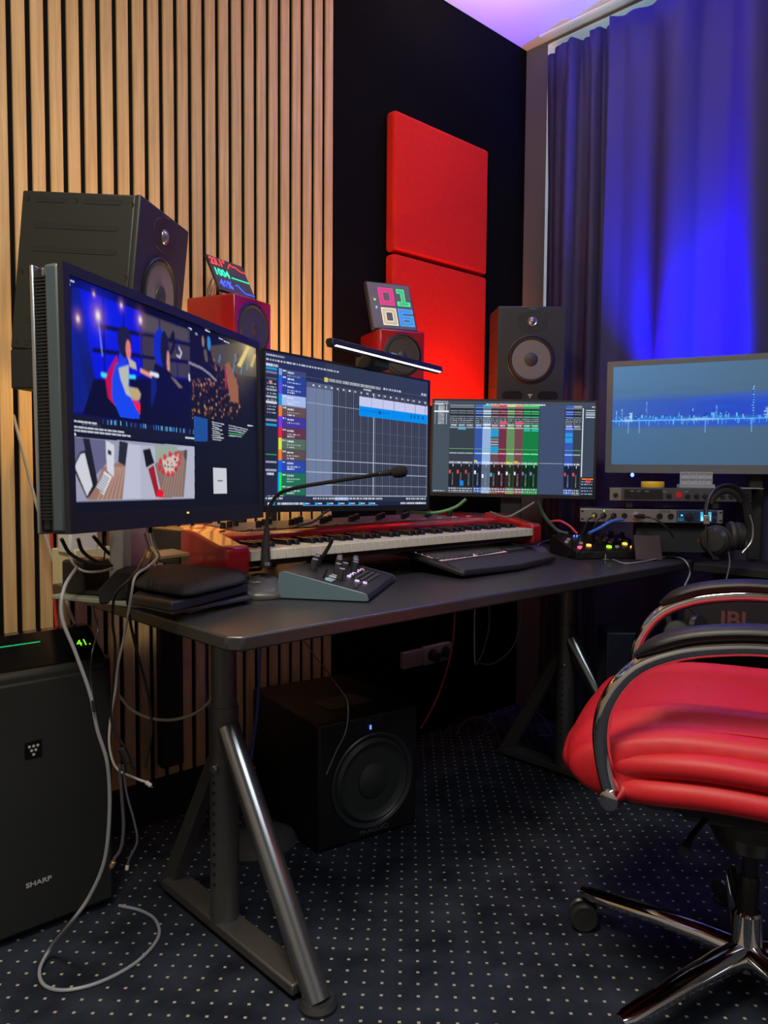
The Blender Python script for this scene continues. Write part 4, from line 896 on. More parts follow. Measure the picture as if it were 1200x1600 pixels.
obj('grip', MB().tube([P(415, 884), P(415, 872), P(415, 855), P(416, 840), P(417, 824)], [0.0115, 0.0105, 0.0095, 0.0075, 0.006], 20), mat('mic_rubber', (0.02, 0.022, 0.025), 0.4), mic)
obj('collar', MB().tube([P(415, 887), P(415, 880)], 0.0135, 20), BLK, mic)
obj('gooseneck', MB().tube(spline([P(417, 826), P(418, 808), P(423, 788, 1.68), P(437, 771, 1.67), P(458, 763.5, 1.65), P(478, 759, 1.64), P(520, 752.5, 1.62), P(570, 744.5, 1.59), P(597, 740, 1.57)], 8), 0.0042, 12), BLK, mic)
obj('neck_joint', MB().tube([P(592, 741, 1.57), P(600, 739.5, 1.57), P(616, 737.5, 1.56)], [0.0045, 0.0062, 0.007], 14), BLK, mic)
a_, b_ = P(613, 738.5, 1.56), P(637, 735.5, 1.55)
obj('foam_windscreen', MB().lathe([(0.006, 0), (0.0105, 0.003), (0.012, 0.01), (0.012, 0.022), (0.010, 0.028), (0.005, 0.031), (0, 0.0315)], a_, b_ - a_, 20), mat('foam', (0.012, 0.012, 0.012), 0.95, bump=0.8, bscale=900), mic)
text('safety_mark', 'CE', 0.009, LG, mic, Mi @ Matrix.LocRotScale(at(417.5, 881.5, D=1.671), Euler((PI / 2, 0, R_(-40))), None))
text('lettering', 'audio', 0.008, LG, mic, Matrix.Translation((-0.012, -0.030, 0.0335)) @ Matrix.Rotation(R_(14), 4, 'X'))

# ================================================================== slanted button controller near the mic
ctl = thing('knob_controller', 'slanted blue-grey sided controller covered in black knobs and lit buttons, beside the microphone', 'controller', (1.128, 1.309, 0.731), yaw=0)
ax = Vector((0.298, 0.192, 0)).normalized(); ay = Vector((-0.119, 0.154, 0)).normalized()   # width, depth(back)
mC = Matrix.Identity(4)
for i in range(3): mC[i][0] = ax[i]; mC[i][1] = ay[i]
org = Vector((1.068, 1.182, 0.732)); mC.translation = org; ctl.matrix_world = mC
W_, D_ = 0.30, 0.195
pr = [(0.0, 0.0), (-0.002, 0.006), (0.002, 0.015), (0.012, 0.019), (0.180, 0.058), (0.193, 0.054), (0.197, 0.0)]
CB = mat('controller_body', (0.028, 0.028, 0.03), 0.4)
obj('body', MB().prism(pr, 0.003, W_ - 0.003, 'x'), CB, ctl, bev=0.002)
pin = [(0.003, 0.003), (0.002, 0.008), (0.006, 0.0135), (0.014, 0.0165), (0.180, 0.0545), (0.189, 0.051), (0.193, 0.003)]
SDB = mat('blue_grey_side', (0.10, 0.16, 0.20), 0.35)
obj('side_panel', MB().prism(pr, 0, 0.003, 'x'), SDB, ctl, bev=0.0015)
obj('side_panel', MB().prism(pr, W_ - 0.003, W_, 'x'), SDB, ctl, bev=0.0015)
sl = math.atan2(0.039, 0.168)
def T(x, t): return Matrix.Translation((x, 0.012 + 0.168 * t, 0.0195 + 0.039 * t)) @ Matrix.Rotation(sl, 4, 'X')
kn = obj('knob', MB().lathe([(0.0080, 0), (0.0074, 0.024), (0.0070, 0.025), (0, 0.025)], n=20), mat('knob_grey', (0.03, 0.03, 0.034), 0.3), ctl, M=T(0.060, 0.38))
cap = obj('knob_cap', MB().lathe([(0.0068, 0.0251), (0.0068, 0.0258), (0, 0.0258)], n=20), mat('pale_cap', (0.35, 0.33, 0.45), 0.35), kn)
for (x, t) in [(0.07, 0.78), (0.092, 0.5), (0.115, 0.84), (0.14, 0.86), (0.165, 0.88), (0.19, 0.9), (0.12, 0.45), (0.145, 0.58), (0.17, 0.62), (0.195, 0.66), (0.22, 0.7), (0.165, 0.38), (0.192, 0.42), (0.215, 0.46), (0.24, 0.5)]:
    c = copyobj(kn, ctl, M=T(x * 1.08 + 0.008, t)); copyobj(cap, c)
LB = mat('lit_button', (0.3, 0.25, 0.4), 0.4, emit=(0.75, 0.6, 1.0), es=0.8); PB2 = mat('lit_pink_button', (0.4, 0.1, 0.2), 0.4, emit=(1, 0.35, 0.6), es=1.0)
KB = mat('dark_button', (0.05, 0.05, 0.05), 0.5)
bt = obj('button', MB().box(-0.006, 0.006, -0.0035, 0.0035, 0, 0.003), KB, ctl, bev=0.001, M=T(0.03, 0.12))
for i in range(4):
    for j in range(7): copyobj(bt, ctl, M=T(0.125 + j * 0.0185, 0.10 + 0.075 * i))
for i in range(3): copyobj(bt, ctl, M=T(0.05 + 0.02 * i, 0.14))
for i in range(4): copyobj(bt, ctl, M=T(0.262 + 0.006 * (i % 2), 0.35 + 0.13 * i))
for i in range(6): obj('lit_button', MB().lathe([(0.0055, 0), (0.005, 0.003), (0, 0.0036)], n=16), PB2 if i == 5 else LB, ctl, M=T(0.122 + i * 0.0235, 0.345 - 0.012 * (i == 5)))
obj('lit_button', MB().lathe([(0.0055, 0), (0.005, 0.003), (0, 0.0036)], n=16), LB, ctl, M=T(0.098, 0.10)); obj('lit_button', MB().lathe([(0.0055, 0), (0.005, 0.003), (0, 0.0036)], n=16), LB, ctl, M=T(0.096, 0.2))
for x in (0.075, 0.1): obj('paper_label', MB().box(-0.008, 0.008, -0.012, 0.012, 0, 0.0005), WHT, ctl, M=T(x, 0.47))
obj('tag_patch', MB().prism([(-0.013, -0.008), (0.012, -0.009), (0.014, 0.007), (0, 0.012), (-0.012, 0.008)], 0, 0.004, 'z'), mat('pale_blue_patch', (0.25, 0.42, 0.5), 0.6), ctl, M=T(0.025, 0.45), bev=0.001)
for i in range(4): obj('switch_lever', MB().tube([(0, 0, 0), (-0.002, -0.004, 0.02)], [0.003, 0.0022], 8), BLK, ctl, M=T(0.035 + 0.004 * i, 0.55)) if i == 0 else None
tag(obj('pen_antenna', MB().tube(spline([at(490, 884, D=1.80), at(505, 868, D=1.80), at(515, 852, D=1.79), at(520, 841, D=1.78)], 6), 0.0045, 10), BLKM), 'short black rod standing up behind the slanted knob controller', 'rod')

# ================================================================== computer keyboard
kb = thing('computer_keyboard', 'black split ergonomic computer keyboard with palm rest on the front of the desk', 'keyboard', (1.69, 1.425, 0.756), yaw=5, pit=10)
for x_ in (-0.18, 0.18): obj('tilt_foot', MB().box(x_ - 0.012, x_ + 0.012, 0.070, 0.078, -0.034, 0.006), BLK, kb, bev=0.001)
mb = MB(); outline = []
def kx(t):  # plan outline of palm side, slightly curved
    return -0.145 - 0.012 * math.cos(t * PI / 2.2) 
pf = [(-0.235, -0.118)] + [(-0.23 + 0.46 * i / 14, -0.150 + 0.020 * abs(i / 14 - 0.5) * 2 - 0.004) for i in range(15)] + [(0.238, -0.112), (0.225, 0.090), (-0.225, 0.090)]
obj('case', MB().prism(pf, 0.004, 0.018, 'z'), mat('keyboard_case', (0.018, 0.018, 0.02), 0.45), kb, bev=0.005, seg=3)
obj('palm_rest', MB().prism([(x * 0.985, y + 0.001 if y < -0.1 else y) for x, y in pf[:17]] + [(0.215, -0.066), (0, -0.056), (-0.215, -0.066)], 0.014, 0.022, 'z'), mat('palm_rest', (0.03, 0.03, 0.032), 0.55, bump=0.2, bscale=800), kb, bev=0.004, seg=3)
obj('backlight_plate', MB().box(-0.205, 0.11, -0.040, 0.082, 0.0178, 0.0184), mat('keyboard_backlight', (0.2, 0.15, 0.15), 0.6, emit=(0.9, 0.55, 0.55), es=0.5), kb)
KC = mat('key_cap', (0.075, 0.072, 0.072), 0.35)
kc = None
for r in range(6):
    for c in range(16):
        x = -0.205 + c * 0.0196 + 0.004 * r * (1 if r < 5 else 0) * 0.6 + (0.018 if c > 6 else 0) * 0.0
        w_ = 0.0165; y = 0.074 - r * 0.0205 - 0.004 * math.cos((c / 15 - 0.5) * PI * 1.3)
        if r == 5 and 4 <= c <= 8:
            if c in (4, 6): obj('space_bar', MB().box(-0.017, 0.018, -0.007, 0.007, 0, 0.0065), KC, kb, bev=0.0015, loc=(x + 0.01, y, 0.0185))
            continue
        if kc is None: kc = obj('key', MB().prism([(-0.0082, -0.0082), (0.0082, -0.0082), (0.0082, 0.0082), (-0.0082, 0.0082)], 0, 0.0065, 'z'), KC, kb, bev=0.0018, loc=(x, y, 0.0185))
        else: copyobj(kc, kb, loc=(x, y, 0.0185))
obj('number_pad', MB().box(0.125, 0.212, -0.036, 0.083, 0.0185, 0.022), KC, kb, bev=0.002)

# ================================================================== mouse
ms = thing('mouse', 'grey wireless computer mouse beyond the ergonomic keyboard', 'mouse', (1.99, 1.445, 0.731), yaw=52)
def dome(sx_, sy_, h, n=28, m_=8, squash=0.8, tail=0.25):
    vs = []; fs = []
    for j in range(m_ + 1):
        t = j / m_; a0 = t * PI / 2; r = math.cos(a0) ** 0.8; z = h * math.sin(a0)
        for i in range(n):
            a = 2 * PI * i / n; x = math.copysign(abs(math.cos(a)) ** squash, math.cos(a)) * sx_ * r; y = math.copysign(abs(math.sin(a)) ** squash, math.sin(a)) * sy_ * r
            vs.append((x * (1 - 0.1 * (y / sy_)), y, z * (1 - tail * (y / sy_) )))
    for j in range(m_):
        for i in range(n): fs.append((j * n + i, j * n + (i + 1) % n, (j + 1) * n + (i + 1) % n, (j + 1) * n + i))
    fs.append(tuple(range(n))[::-1]); return MB().add(vs, fs)
obj('shell', dome(0.034, 0.062, 0.037), mat('mouse_grey', (0.06, 0.058, 0.055), 0.35), ms, angle=60)
obj('scroll_wheel', MB().lathe([(0.008, -0.003), (0.009, 0), (0.008, 0.003)], (0, 0.04, 0.024), (1, 0, 0), 16), BLK, ms)
obj('button_seam', MB().tube([(0, 0.058, 0.013), (0, 0.05, 0.020), (0, 0.03, 0.0285), (0, 0.018, 0.032)], 0.0009, 6), BLKM, ms)
obj('skirt', MB().prism([(0.0345 * math.cos(a), 0.0625 * math.sin(a)) for a in [2 * PI * i / 28 for i in range(28)]], 0, 0.004, 'z'), BLK, ms)

# ================================================================== black mixer box with coloured buttons
rc = thing('button_controller', 'black wedge controller with pink, amber and green lit buttons beside the headphones', 'controller')
ax = Vector((0.154, -0.095, 0)).normalized(); ay = Vector((0.095, 0.154, 0)).normalized()
mC = Matrix.Identity(4)
for i in range(3): mC[i][0] = ax[i]; mC[i][1] = ay[i]
mC.translation = Vector((2.063, 1.329, 0.732)); rc.matrix_world = mC
pr = [(0, 0), (0, 0.022), (0.006, 0.024), (0.19, 0.058), (0.20, 0.055), (0.20, 0)]
obj('body', MB().prism(pr, 0, 0.255, 'x'), BLK, rc, bev=0.002)
sl2 = math.atan2(0.034, 0.184)
def T2(x, t): return Matrix.Translation((x, 0.006 + 0.184 * t, 0.0243 + 0.034 * t)) @ Matrix.Rotation(sl2, 4, 'X')
def lit(nm, c, es=1.5): return mat('lit_' + nm, tuple(q * 0.3 for q in c), 0.4, emit=c, es=es)
PK, AM, GN, YL, BLU = lit('pink', (1, 0.06, 0.16), 2.0), lit('amber', (1, 0.5, 0.1), 1.4), lit('lime', (0.35, 1, 0.02), 1.6), lit('yellow', (1, 0.7, 0.1), 1.2), lit('blue_small', (0.1, 0.3, 1), 1.5)
WB = mat('white_button', (0.45, 0.45, 0.43), 0.4)
def rb(x, t, m__, r=0.0085): obj('round_button', MB().lathe([(r, 0), (r * 0.95, 0.005), (0, 0.0062)], n=20), m__, rc, M=T2(x, t))
rb(0.03, 0.16, PK); rb(0.07, 0.28, AM); rb(0.13, 0.18, GN); rb(0.20, 0.34, YL); rb(0.158, 0.18, WB, 0.007); rb(0.205, 0.14, AM, 0.006)
for x, t in ((0.056, 0.42), (0.045, 0.54), (0.034, 0.66), (0.16, 0.46), (0.15, 0.58), (0.14, 0.70), (0.18, 0.60), (0.17, 0.72), (0.013, 0.5), (0.22, 0.5), (0.21, 0.62)):
    rb(x, t, WB, 0.0065)
for x, t in ((0.02, 0.30), (0.008, 0.78), (0.095, 0.5), (0.12, 0.42), (0.105, 0.68), (0.20, 0.85), (0.23, 0.75)):
    obj('knob', MB().lathe([(0.008, 0), (0.0075, 0.018), (0, 0.0185)], n=18), BLK, rc, M=T2(x, t))
for x in (0.07, 0.08, 0.09): rb(x, 0.86, BLU, 0.0025)
# little spinning top in front
sp = at(946, 873, Z=0.745)
tag(obj('spinning_top', MB().lathe([(0.0005, -0.014), (0.003, -0.006), (0.016, -0.001), (0.016, 0.001), (0.003, 0.005), (0.0022, 0.014), (0, 0.0145)], sp), CHR), 'tiny steel spinning top on the desk edge below the green lit button', 'spinning top')
# small leather stand card
lc = thing('leather_easel', 'small plum leather folded card standing beside the black wedge controller', 'card stand', at(1014, 875, Z=0.732), yaw=-44)
LE = mat('plum_leather', (0.035, 0.012, 0.017), 0.5, bump=0.2, bscale=700)
obj('front_flap', MB().box(-0.040, 0.042, 0, 0.003, 0, 0.08, Matrix.Rotation(R_(-22), 4, 'X')), LE, lc, bev=0.001)
obj('back_flap', MB().box(-0.040, 0.042, -0.003, 0, 0, 0.08, Matrix.Translation((0, 0.06, 0)) @ Matrix.Rotation(R_(20), 4, 'X')), LE, lc, bev=0.001)

# ================================================================== rack units
RY = -47.9; rx = Vector((math.cos(R_(RY)), math.sin(R_(RY)), 0)); rw = 0.425; rh = 0.040
tb = thing('side_cabinet', 'black open side cabinet beyond the desk carrying the rack units', 'cabinet', (2.40, 1.0, 0))
obj('top', MB().box(-0.10, 0.11, -0.30, 0.07, 0.70, 0.725), BLKM, tb, bev=0.003)
obj('shelf', MB().box(-0.10, 0.11, -0.30, 0.07, 0.48, 0.50), BLKM, tb, bev=0.003)
obj('back_panel', MB().box(0.095, 0.11, -0.30, 0.07, 0, 0.70), BLKM, tb)
obj('side_panel', MB().box(-0.10, 0.11, -0.315, -0.30, 0, 0.725), BLKM, tb); obj('side_panel', MB().box(-0.10, 0.11, 0.055, 0.07, 0, 0.48), BLKM, tb)
CH = mat('rack_chassis', (0.02, 0.022, 0.03), 0.4); FP = mat('brushed_face', (0.30, 0.30, 0.29), 0.35, 0.6)
def rk(label, name, c, w_, h_, d_, face):
    t = thing(name, label, 'audio device', c, yaw=RY)
    obj('chassis', MB().box(-w_ / 2 + 0.018, w_ / 2 - 0.018, 0.003, d_, -h_ / 2 + 0.001, h_ / 2 - 0.001), CH, t, bev=0.002)
    obj('face_plate', MB().box(-w_ / 2, w_ / 2, 0, 0.004, -h_ / 2, h_ / 2), face, t, bev=0.001)
    return t
c1 = Vector((2.22, 1.169, 0.867))
r1 = rk('silver rack audio interface with plugged cables and a blue display panel', 'audio_interface', c1, rw, rh, 0.15, FP)
def jack(t, x, z, r=0.0085, m__=None): obj('socket', MB().lathe([(r, 0), (r, 0.004), (r * 0.6, 0.0045), (r * 0.5, 0.001)], (x, 0, z), (0, -1, 0), 20), m__ or BLK, t)
for x in (-0.17, -0.142, -0.112, -0.080): jack(r1, x, 0.0)
for x in (-0.045,): jack(r1, x, 0, 0.012, SIL)
for x in (0.025, 0.058): jack(r1, x, 0, 0.009)
for x in (-0.206, 0.206):
    for z in (-0.012, 0.012): obj('mounting_slot', MB().lathe([(0.003, 0), (0.003, 0.0005)], (x, -0.0002, z), (0, -1, 0), 12, 1.6, 1), BLKM, r1)
obj('blue_panel', MB().box(0.076, 0.196, -0.0012, 0, -0.0185, 0.0185), mat('interface_blue', (0.02, 0.06, 0.14), 0.3), r1)
obj('teal_display', MB().box(0.146, 0.178, -0.002, -0.001, -0.014, 0.014), mat('teal_display', (0, 0.1, 0.1), emit=(0.08, 0.45, 0.75), es=0.9), r1)
for k in range(7): obj('display_bar', MB().box(0.149 + k * 0.004, 0.1515 + k * 0.004, -0.0026, -0.002, -0.012, -0.008 + 0.014 * rn.random()), mat('bar_white', (0.5, 0.7, 0.7), emit=(0.5, 1, 0.9), es=1), r1)
obj('encoder_knob', MB().lathe([(0.012, 0), (0.011, 0.01), (0, 0.011)], (0.112, 0, 0), (0, -1, 0), 24), BLK, r1)
for x, z in ((0.133, 0.009), (0.133, -0.001), (0.133, -0.011)): obj('button', MB().box(x - 0.005, x + 0.005, -0.003, 0, z - 0.0025, z + 0.0025), DGR, r1)
for x, z in ((0.187, 0.009), (0.187, -0.01)): jack(r1, x, z, 0.006)
obj('status_light', MB().box(0.089, 0.093, -0.002, 0, 0.001, 0.005), lit('teal', (0.05, 1, 0.75), 3), r1)
for k in range(6): obj('status_light', MB().box(0.081 + 0.006 * (k % 3), 0.083 + 0.006 * (k % 3), -0.002, 0, -0.008 - 0.005 * (k // 3), -0.006 - 0.005 * (k // 3)), lit('dim_teal', (0.1, 0.6, 0.6), 0.8), r1)
obj('status_light', MB().box(-0.142, -0.139, -0.002, 0, 0.0125, 0.0155), lit('lime', (0.35, 1, 0.02)), r1)
text('lettering', 'UFX III', 0.011, BLK, r1, face_y(0.04, -0.0003, 0.0135))
for (dx_, pl, cc) in ((-0.17, 0.05, 'yellow'), (-0.142, 0.055, 'black'), (-0.112, 0.05, 'black')):
    M_ = Matrix.LocRotScale(c1, Euler((0, 0, R_(RY))), None)
    c = thing('plugged_cable', {-0.17: 'yellow ended audio cable plugged into the silver rack interface', -0.142: 'black audio cable, second from the end of the silver rack interface', -0.112: 'black audio cable plugged into the third socket of the silver rack interface'}[dx_], 'cable', M_ @ Vector((dx_, 0, 0)), RY)
    obj('plug', MB().cyl((0, 0.002, 0), (-0.012, -0.04, -0.004), 0.0045), mat('yellow_plug', (0.7, 0.6, 0.05), 0.4) if cc == 'yellow' else BLK, c)
    obj('lead', MB().tube(spline([(-0.012, -0.04, -0.004), (-0.03, -0.06, -0.012), (-0.045, -0.055, -0.05), (-0.05 + dx_ * 0.2, -0.02, -0.125)], 8), 0.0028, 8), BLK, c)
c = thing('plugged_cable', 'black lead hanging from the round silver socket of the rack interface', 'cable', Matrix.LocRotScale(c1, Euler((0, 0, R_(RY))), None) @ Vector((-0.045, 0, 0)), RY)
obj('plug', MB().cyl((0, -0.002, 0), (0.012, -0.04, 0.0), 0.0075), BLK, c); obj('lead', MB().tube(spline([(0.012, -0.04, 0), (0.04, -0.06, -0.005), (0.075, -0.06, -0.03), (0.10, -0.05, -0.06)], 8), 0.003, 8), BLK, c)
c2 = at(952.5, 772, D=2.41) + rx * (rw / 2) + Vector((0, 0, 0))
r2 = rk('dark rack preamp with a knob row and red light, topmost of the rack units', 'rack_preamp', c2, rw, rh, 0.14, mat('dark_face', (0.10, 0.105, 0.11), 0.35, 0.4))
obj('face_frame', MB().box(-0.212, -0.178, -0.0012, 0, -0.019, 0.019), FP, r2); obj('meter_window', MB().box(-0.168, -0.052, -0.0012, 0, -0.015, 0.015), BLK, r2)
for k in range(9): obj('knob', MB().lathe([(0.0072, 0), (0.0065, 0.009), (0, 0.0095)], (-0.034 + 0.0 + k * 0.026 + (0.03 if k > 0 else 0), 0, -0.003), (0, -1, 0), 18), BLK, r2)
obj('knob', MB().lathe([(0.0072, 0), (0.0065, 0.009), (0, 0.0095)], (-0.195, 0, -0.002), (0, -1, 0), 18), BLK, r2)
obj('red_light', MB().box(-0.012, 0.004, -0.0018, 0, -0.009, 0.009), lit('dark_red', (0.5, 0.01, 0.01), 0.5), r2)
for x in (-0.145, -0.125, -0.10, -0.048, 0.018, 0.1, 0.15): obj('label_strip', MB().box(x - 0.006, x + 0.006, -0.0014, 0, 0.009, 0.0105), LG, r2)
obj('rack_foot', MB().box(-0.16, -0.14, 0.01, 0.03, -0.042, -0.02), BLK, r2); obj('rack_foot', MB().box(0.10, 0.12, 0.01, 0.03, -0.042, -0.02), BLK, r2)
M_ = Matrix.LocRotScale(c2, Euler((0, 0, R_(RY))), None)
c3 = c1 + rx * 0.10 + Vector((0.743 * 0.035, 0.669 * 0.035, -0.076)) 
r3 = rk('black box device with a small red logo, lowest under the silver rack interface', 'network_box', c3, 0.27, 0.075, 0.12, mat('teal_black_face', (0.02, 0.028, 0.032), 0.35))
obj('logo', MB().box(0.052, 0.060, -0.0012, 0, -0.004, 0.003), mat('red_print', (0.5, 0.02, 0.02), 0.4), r3); text('lettering', 'liquid', 0.011, LG, r3, face_y(0.080, -0.0004, 0))
obj('device_foot', MB().box(-0.12, -0.10, 0.01, 0.11, -0.0605, -0.037), BLK, r3); obj('device_foot', MB().box(0.10, 0.12, 0.01, 0.11, -0.0605, -0.037), BLK, r3)
obj('spacer', MB().box(-0.12, 0.12, 0.0, 0.10, 0.037, 0.0556), BLKM, r3)
zt_ = c2.z + rh / 2
tp = at(1020, 751, D=2.44); tp.z = zt_ + 0.0005
tag(obj('tape_roll', MB().lathe([(0.018, 0), (0.034, 0), (0.035, 0.002), (0.035, 0.017), (0.034, 0.019), (0.018, 0.019), (0.018, 0)], tp, n=40), mat('yellow_tape', (0.75, 0.5, 0.04), 0.35)), 'yellow roll of tape lying on the topmost rack unit', 'tape')
bx = thing('parts_box', 'small clear plastic compartment box on the topmost rack unit', 'box', M_ @ Vector((0.055, 0.022, rh / 2)), yaw=RY)
CLR = mat('clear_plastic', (0.75, 0.8, 0.85), 0.12, alpha=0.35)
obj('tray', MB().box(-0.055, 0.05, -0.018, 0.016, 0.001, 0.012), CLR, bx, bev=0.001)
mb = MB(); mb.box(-0.048, 0.048, 0.010, 0.012, 0.012, 0.050); 
obj('lid', mb, CLR, bx, bev=0.001)
gm = MB()
for k in range(5): gm.box(-0.048 + 0.0235 * k, -0.0465 + 0.0235 * k, 0.0, 0.011, 0.012, 0.050)
for z in (0.012, 0.030, 0.0485): gm.box(-0.048, 0.048, 0.0, 0.011, z, z + 0.0015)
obj('dividers', gm, CLR, bx, smooth=False)
lid_ = at(1150, 765, D=2.40)
tag(obj('paper_sheet', MB().box(-0.07, 0.07, -0.05, 0.05, 0, 0.002, Matrix.LocRotScale(Vector((lid_.x, lid_.y, zt_ + 0.001)), Euler((0, 0, R_(-60))), None)), mat('grey_paper', (0.25, 0.27, 0.3), 0.6)), 'pale grey sheet on the topmost rack unit behind the headphones', 'sheet')
bl = at(988, 742, D=2.42)
tag(obj('indicator_lamp', MB().lathe([(0.003, -0.006), (0.006, 0), (0.003, 0.006)], bl, n=14), lit('strong_blue', (0.05, 0.12, 1), 8)), 'tiny bright blue light below the corner of the skyline monitor', 'light')

# ================================================================== headphones
hp = thing('headphones', 'black over-ear headphones standing against the rack units', 'headphones', at(1133, 866, D=2.17), yaw=-62)
HB = mat('headphone_black', (0.02, 0.02, 0.022), 0.35); CUSH = mat('ear_cushion', (0.025, 0.023, 0.026), 0.6)
O = Vector(hp.location); Mh = Matrix.LocRotScale(O, Euler((0, 0, R_(-62))), None).inverted()
def H(px, py, d): return Mh @ at(px, py, D=d)
obj('headband', MB().tube(spline([H(1104, 815, 2.10), H(1103, 795, 2.11), H(1111, 773, 2.13), H(1128, 761, 2.15), H(1148, 764, 2.17), H(1163, 780, 2.19), H(1169, 800, 2.20), H(1171, 822, 2.21)], 8), 0.0055, 12, flat=2.2), HB, hp)
obj('band_padding', MB().tube(spline([H(1110, 789, 2.12), H(1117, 776, 2.13), H(1130, 767, 2.15), H(1146, 769, 2.17), H(1158, 783, 2.19)], 8), 0.005, 10, flat=2.0), CUSH, hp)
for (cx_, cy_, d_, ex_) in ((1117, 845, 2.12, -1), (1152, 838, 2.20, 1)):
    c = H(cx_, cy_, d_); nrm = (Mh.to_3x3() @ Vector(-cF * 0.75 - cR * 0.55 if ex_ < 0 else cR * 0.8 - cF * 0.1)).normalized()
    obj('ear_cup', MB().lathe([(0, 0.022), (0.028, 0.021), (0.038, 0.012), (0.040, 0.0), (0.036, -0.006)], c, nrm, 32), HB, hp)
    obj('ear_pad', MB().lathe([(0.030, -0.006), (0.040, -0.008), (0.043, -0.016), (0.040, -0.024), (0.028, -0.024)], c, nrm, 32), CUSH, hp)
    obj('yoke', MB().tube(spline([H(cx_ + (-13 if ex_ < 0 else 19), cy_ - 34, d_ - 0.02), H(cx_ + (-14 if ex_ < 0 else 24), cy_ - 15, d_ - 0.02), H(cx_ + (-14 if ex_ < 0 else 22), cy_ + 8, d_ - 0.02), H(cx_ + (-2 if ex_ < 0 else 8), cy_ + 26, d_ - 0.02)], 6), 0.003, 8), SIL if ex_ > 0 else HB, hp)
obj('slider', MB().box(-0.008, 0.008, -0.004, 0.004, -0.012, 0.012, Matrix.Translation(H(1104, 812, 2.095))), SIL, hp, bev=0.001)

# ================================================================== things by the silver column
tab = thing('tablet', 'thin silver edged tablet lying askew on the desk under the black pouch', 'tablet')
def board(name, pxs, z, th, mm, label, cat, bev=0.003, parent=None):
    pts = [at(x, y, Z=z) for x, y in pxs]
    o = obj(name, MB().prism([(p.x, p.y) for p in pts], z - th, z, 'z'), mm, parent, bev=bev, seg=3)
    return tag(o, label, cat) if label else o
board('casing', [(196, 938), (270, 954), (392, 931), (375, 912), (255, 905)], 0.748, 0.009, mat('dark_silver', (0.16, 0.165, 0.18), 0.3, 0.8), None, None, 0.003, tab)
board('glass', [(200, 936), (270, 951), (388, 929), (373, 911), (256, 904)], 0.7488, 0.001, BLK, None, None, 0.0, tab)
board('laptop', [(205, 930), (268, 942), (388, 912), (345, 893), (255, 892)], 0.769, 0.018, mat('laptop_black', (0.02, 0.021, 0.025), 0.4), 'closed black laptop on the silver edged tablet', 'laptop', 0.004)
# pouch: soft low pillow
ps = [at(x, y, Z=0.785) for x, y in ((208, 910), (290, 925), (385, 903), (380, 890), (290, 884), (230, 885))]
pm = MB(); ctr = sum(ps, Vector()) / 6; n6 = len(ps)
ring = []
for i in range(n6):
    for k in range(4): ring.append(ps[i].lerp(ps[(i + 1) % n6], k / 4))
lay = [(1.0, 0.770), (1.03, 0.778), (0.95, 0.790), (0.6, 0.797)]
vs = []; nn = len(ring); rq = random.Random(3)
for s_, z_ in lay:
    for v in ring: q = ctr + (v - ctr) * s_; vs.append((q.x, q.y, z_ + rq.uniform(-0.002, 0.002) * (s_ < 1)))
fs = [tuple(range(nn))[::-1]]
for j in range(len(lay) - 1):
    for i in range(nn): fs.append((j * nn + i, j * nn + (i + 1) % nn, (j + 1) * nn + (i + 1) % nn, (j + 1) * nn + i))
fs.append(tuple(3 * nn + i for i in range(nn)))
po = thing('cloth_pouch', 'limp black cloth drawstring pouch on the closed laptop', 'pouch', (0, 0, 0))
CLO = mat('black_cloth', (0.014, 0.014, 0.015), 0.85, bump=0.5, bscale=250)
obj('bag', MB().add(vs, fs), CLO, po, angle=180, subd=1)
obj('drawstring', MB().tube(spline([at(372, 893, Z=0.79), at(388, 898, D=1.62), at(392, 908, D=1.60), at(380, 913, D=1.60), at(362, 912, D=1.60)], 8), 0.0018, 8), BLK, po)
# black folded cloth / stand
fo = [at(155, 945, D=1.52), at(152, 926, D=1.52), at(180, 893, D=1.60), at(212, 890, D=1.66), at(232, 905, D=1.6), at(196, 914, D=1.52), at(186, 925, D=1.48), at(160, 948, D=1.50)]
bs = at(193, 917, D=1.55)
tag(obj('folded_case', MB().prism([((p - bs).dot(Vector(cR)), (p - bs).z) for p in [at(154, 945, D=1.55), at(152, 923, D=1.55), at(182, 890, D=1.55), at(213, 897, D=1.55), at(205, 915, D=1.55), at(203, 934, D=1.55), at(175, 944, D=1.55)]], 0, 0.09, 'y', Matrix.LocRotScale(bs + Vector((0, 0, 0)), Euler((0, 0, math.atan2(cR[1], cR[0]))), None)), CLO, bev=0.004, seg=2), 'black fabric flap draped in front of the silver column', 'fabric flap')
yb_ = thing('storage_box', 'cream coloured box behind the silver column against the slats', 'box', at(146, 888, D=1.90), yaw=20)
obj('box_body', MB().box(-0.055, 0.055, 0, 0.08, -0.04, 0.05), mat('cream_card', (0.55, 0.5, 0.28), 0.6), yb_, bev=0.003)
wbx = thing('power_adapter', 'white square power adapter just under the wide monitor', 'adapter', at(135, 845, D=1.88), yaw=15)
obj('adapter_body', MB().box(-0.045, 0.035, 0, 0.05, -0.03, 0.03), WHT, wbx, bev=0.006)
tag(obj('black_box', MB().box(-0.05, 0.03, 0, 0.06, 0, 0.07, Matrix.LocRotScale(at(158, 924, Z=0.742), Euler((0, 0, R_(25))), None)), BLK, bev=0.006), 'small black box on the pale board beside the silver column', 'box')
tag(obj('paper_stack', MB().prism([(-0.06, -0.03), (0.05, -0.04), (0.07, 0.03), (-0.04, 0.05)], 0, 0.006, 'z', Matrix.LocRotScale(at(258, 868, D=1.75), Euler((R_(4), R_(-6), R_(-20))), None)), mat('brown_paper', (0.3, 0.2, 0.12), 0.6)), 'brownish sheet between the silver column and the red piano', 'paper')

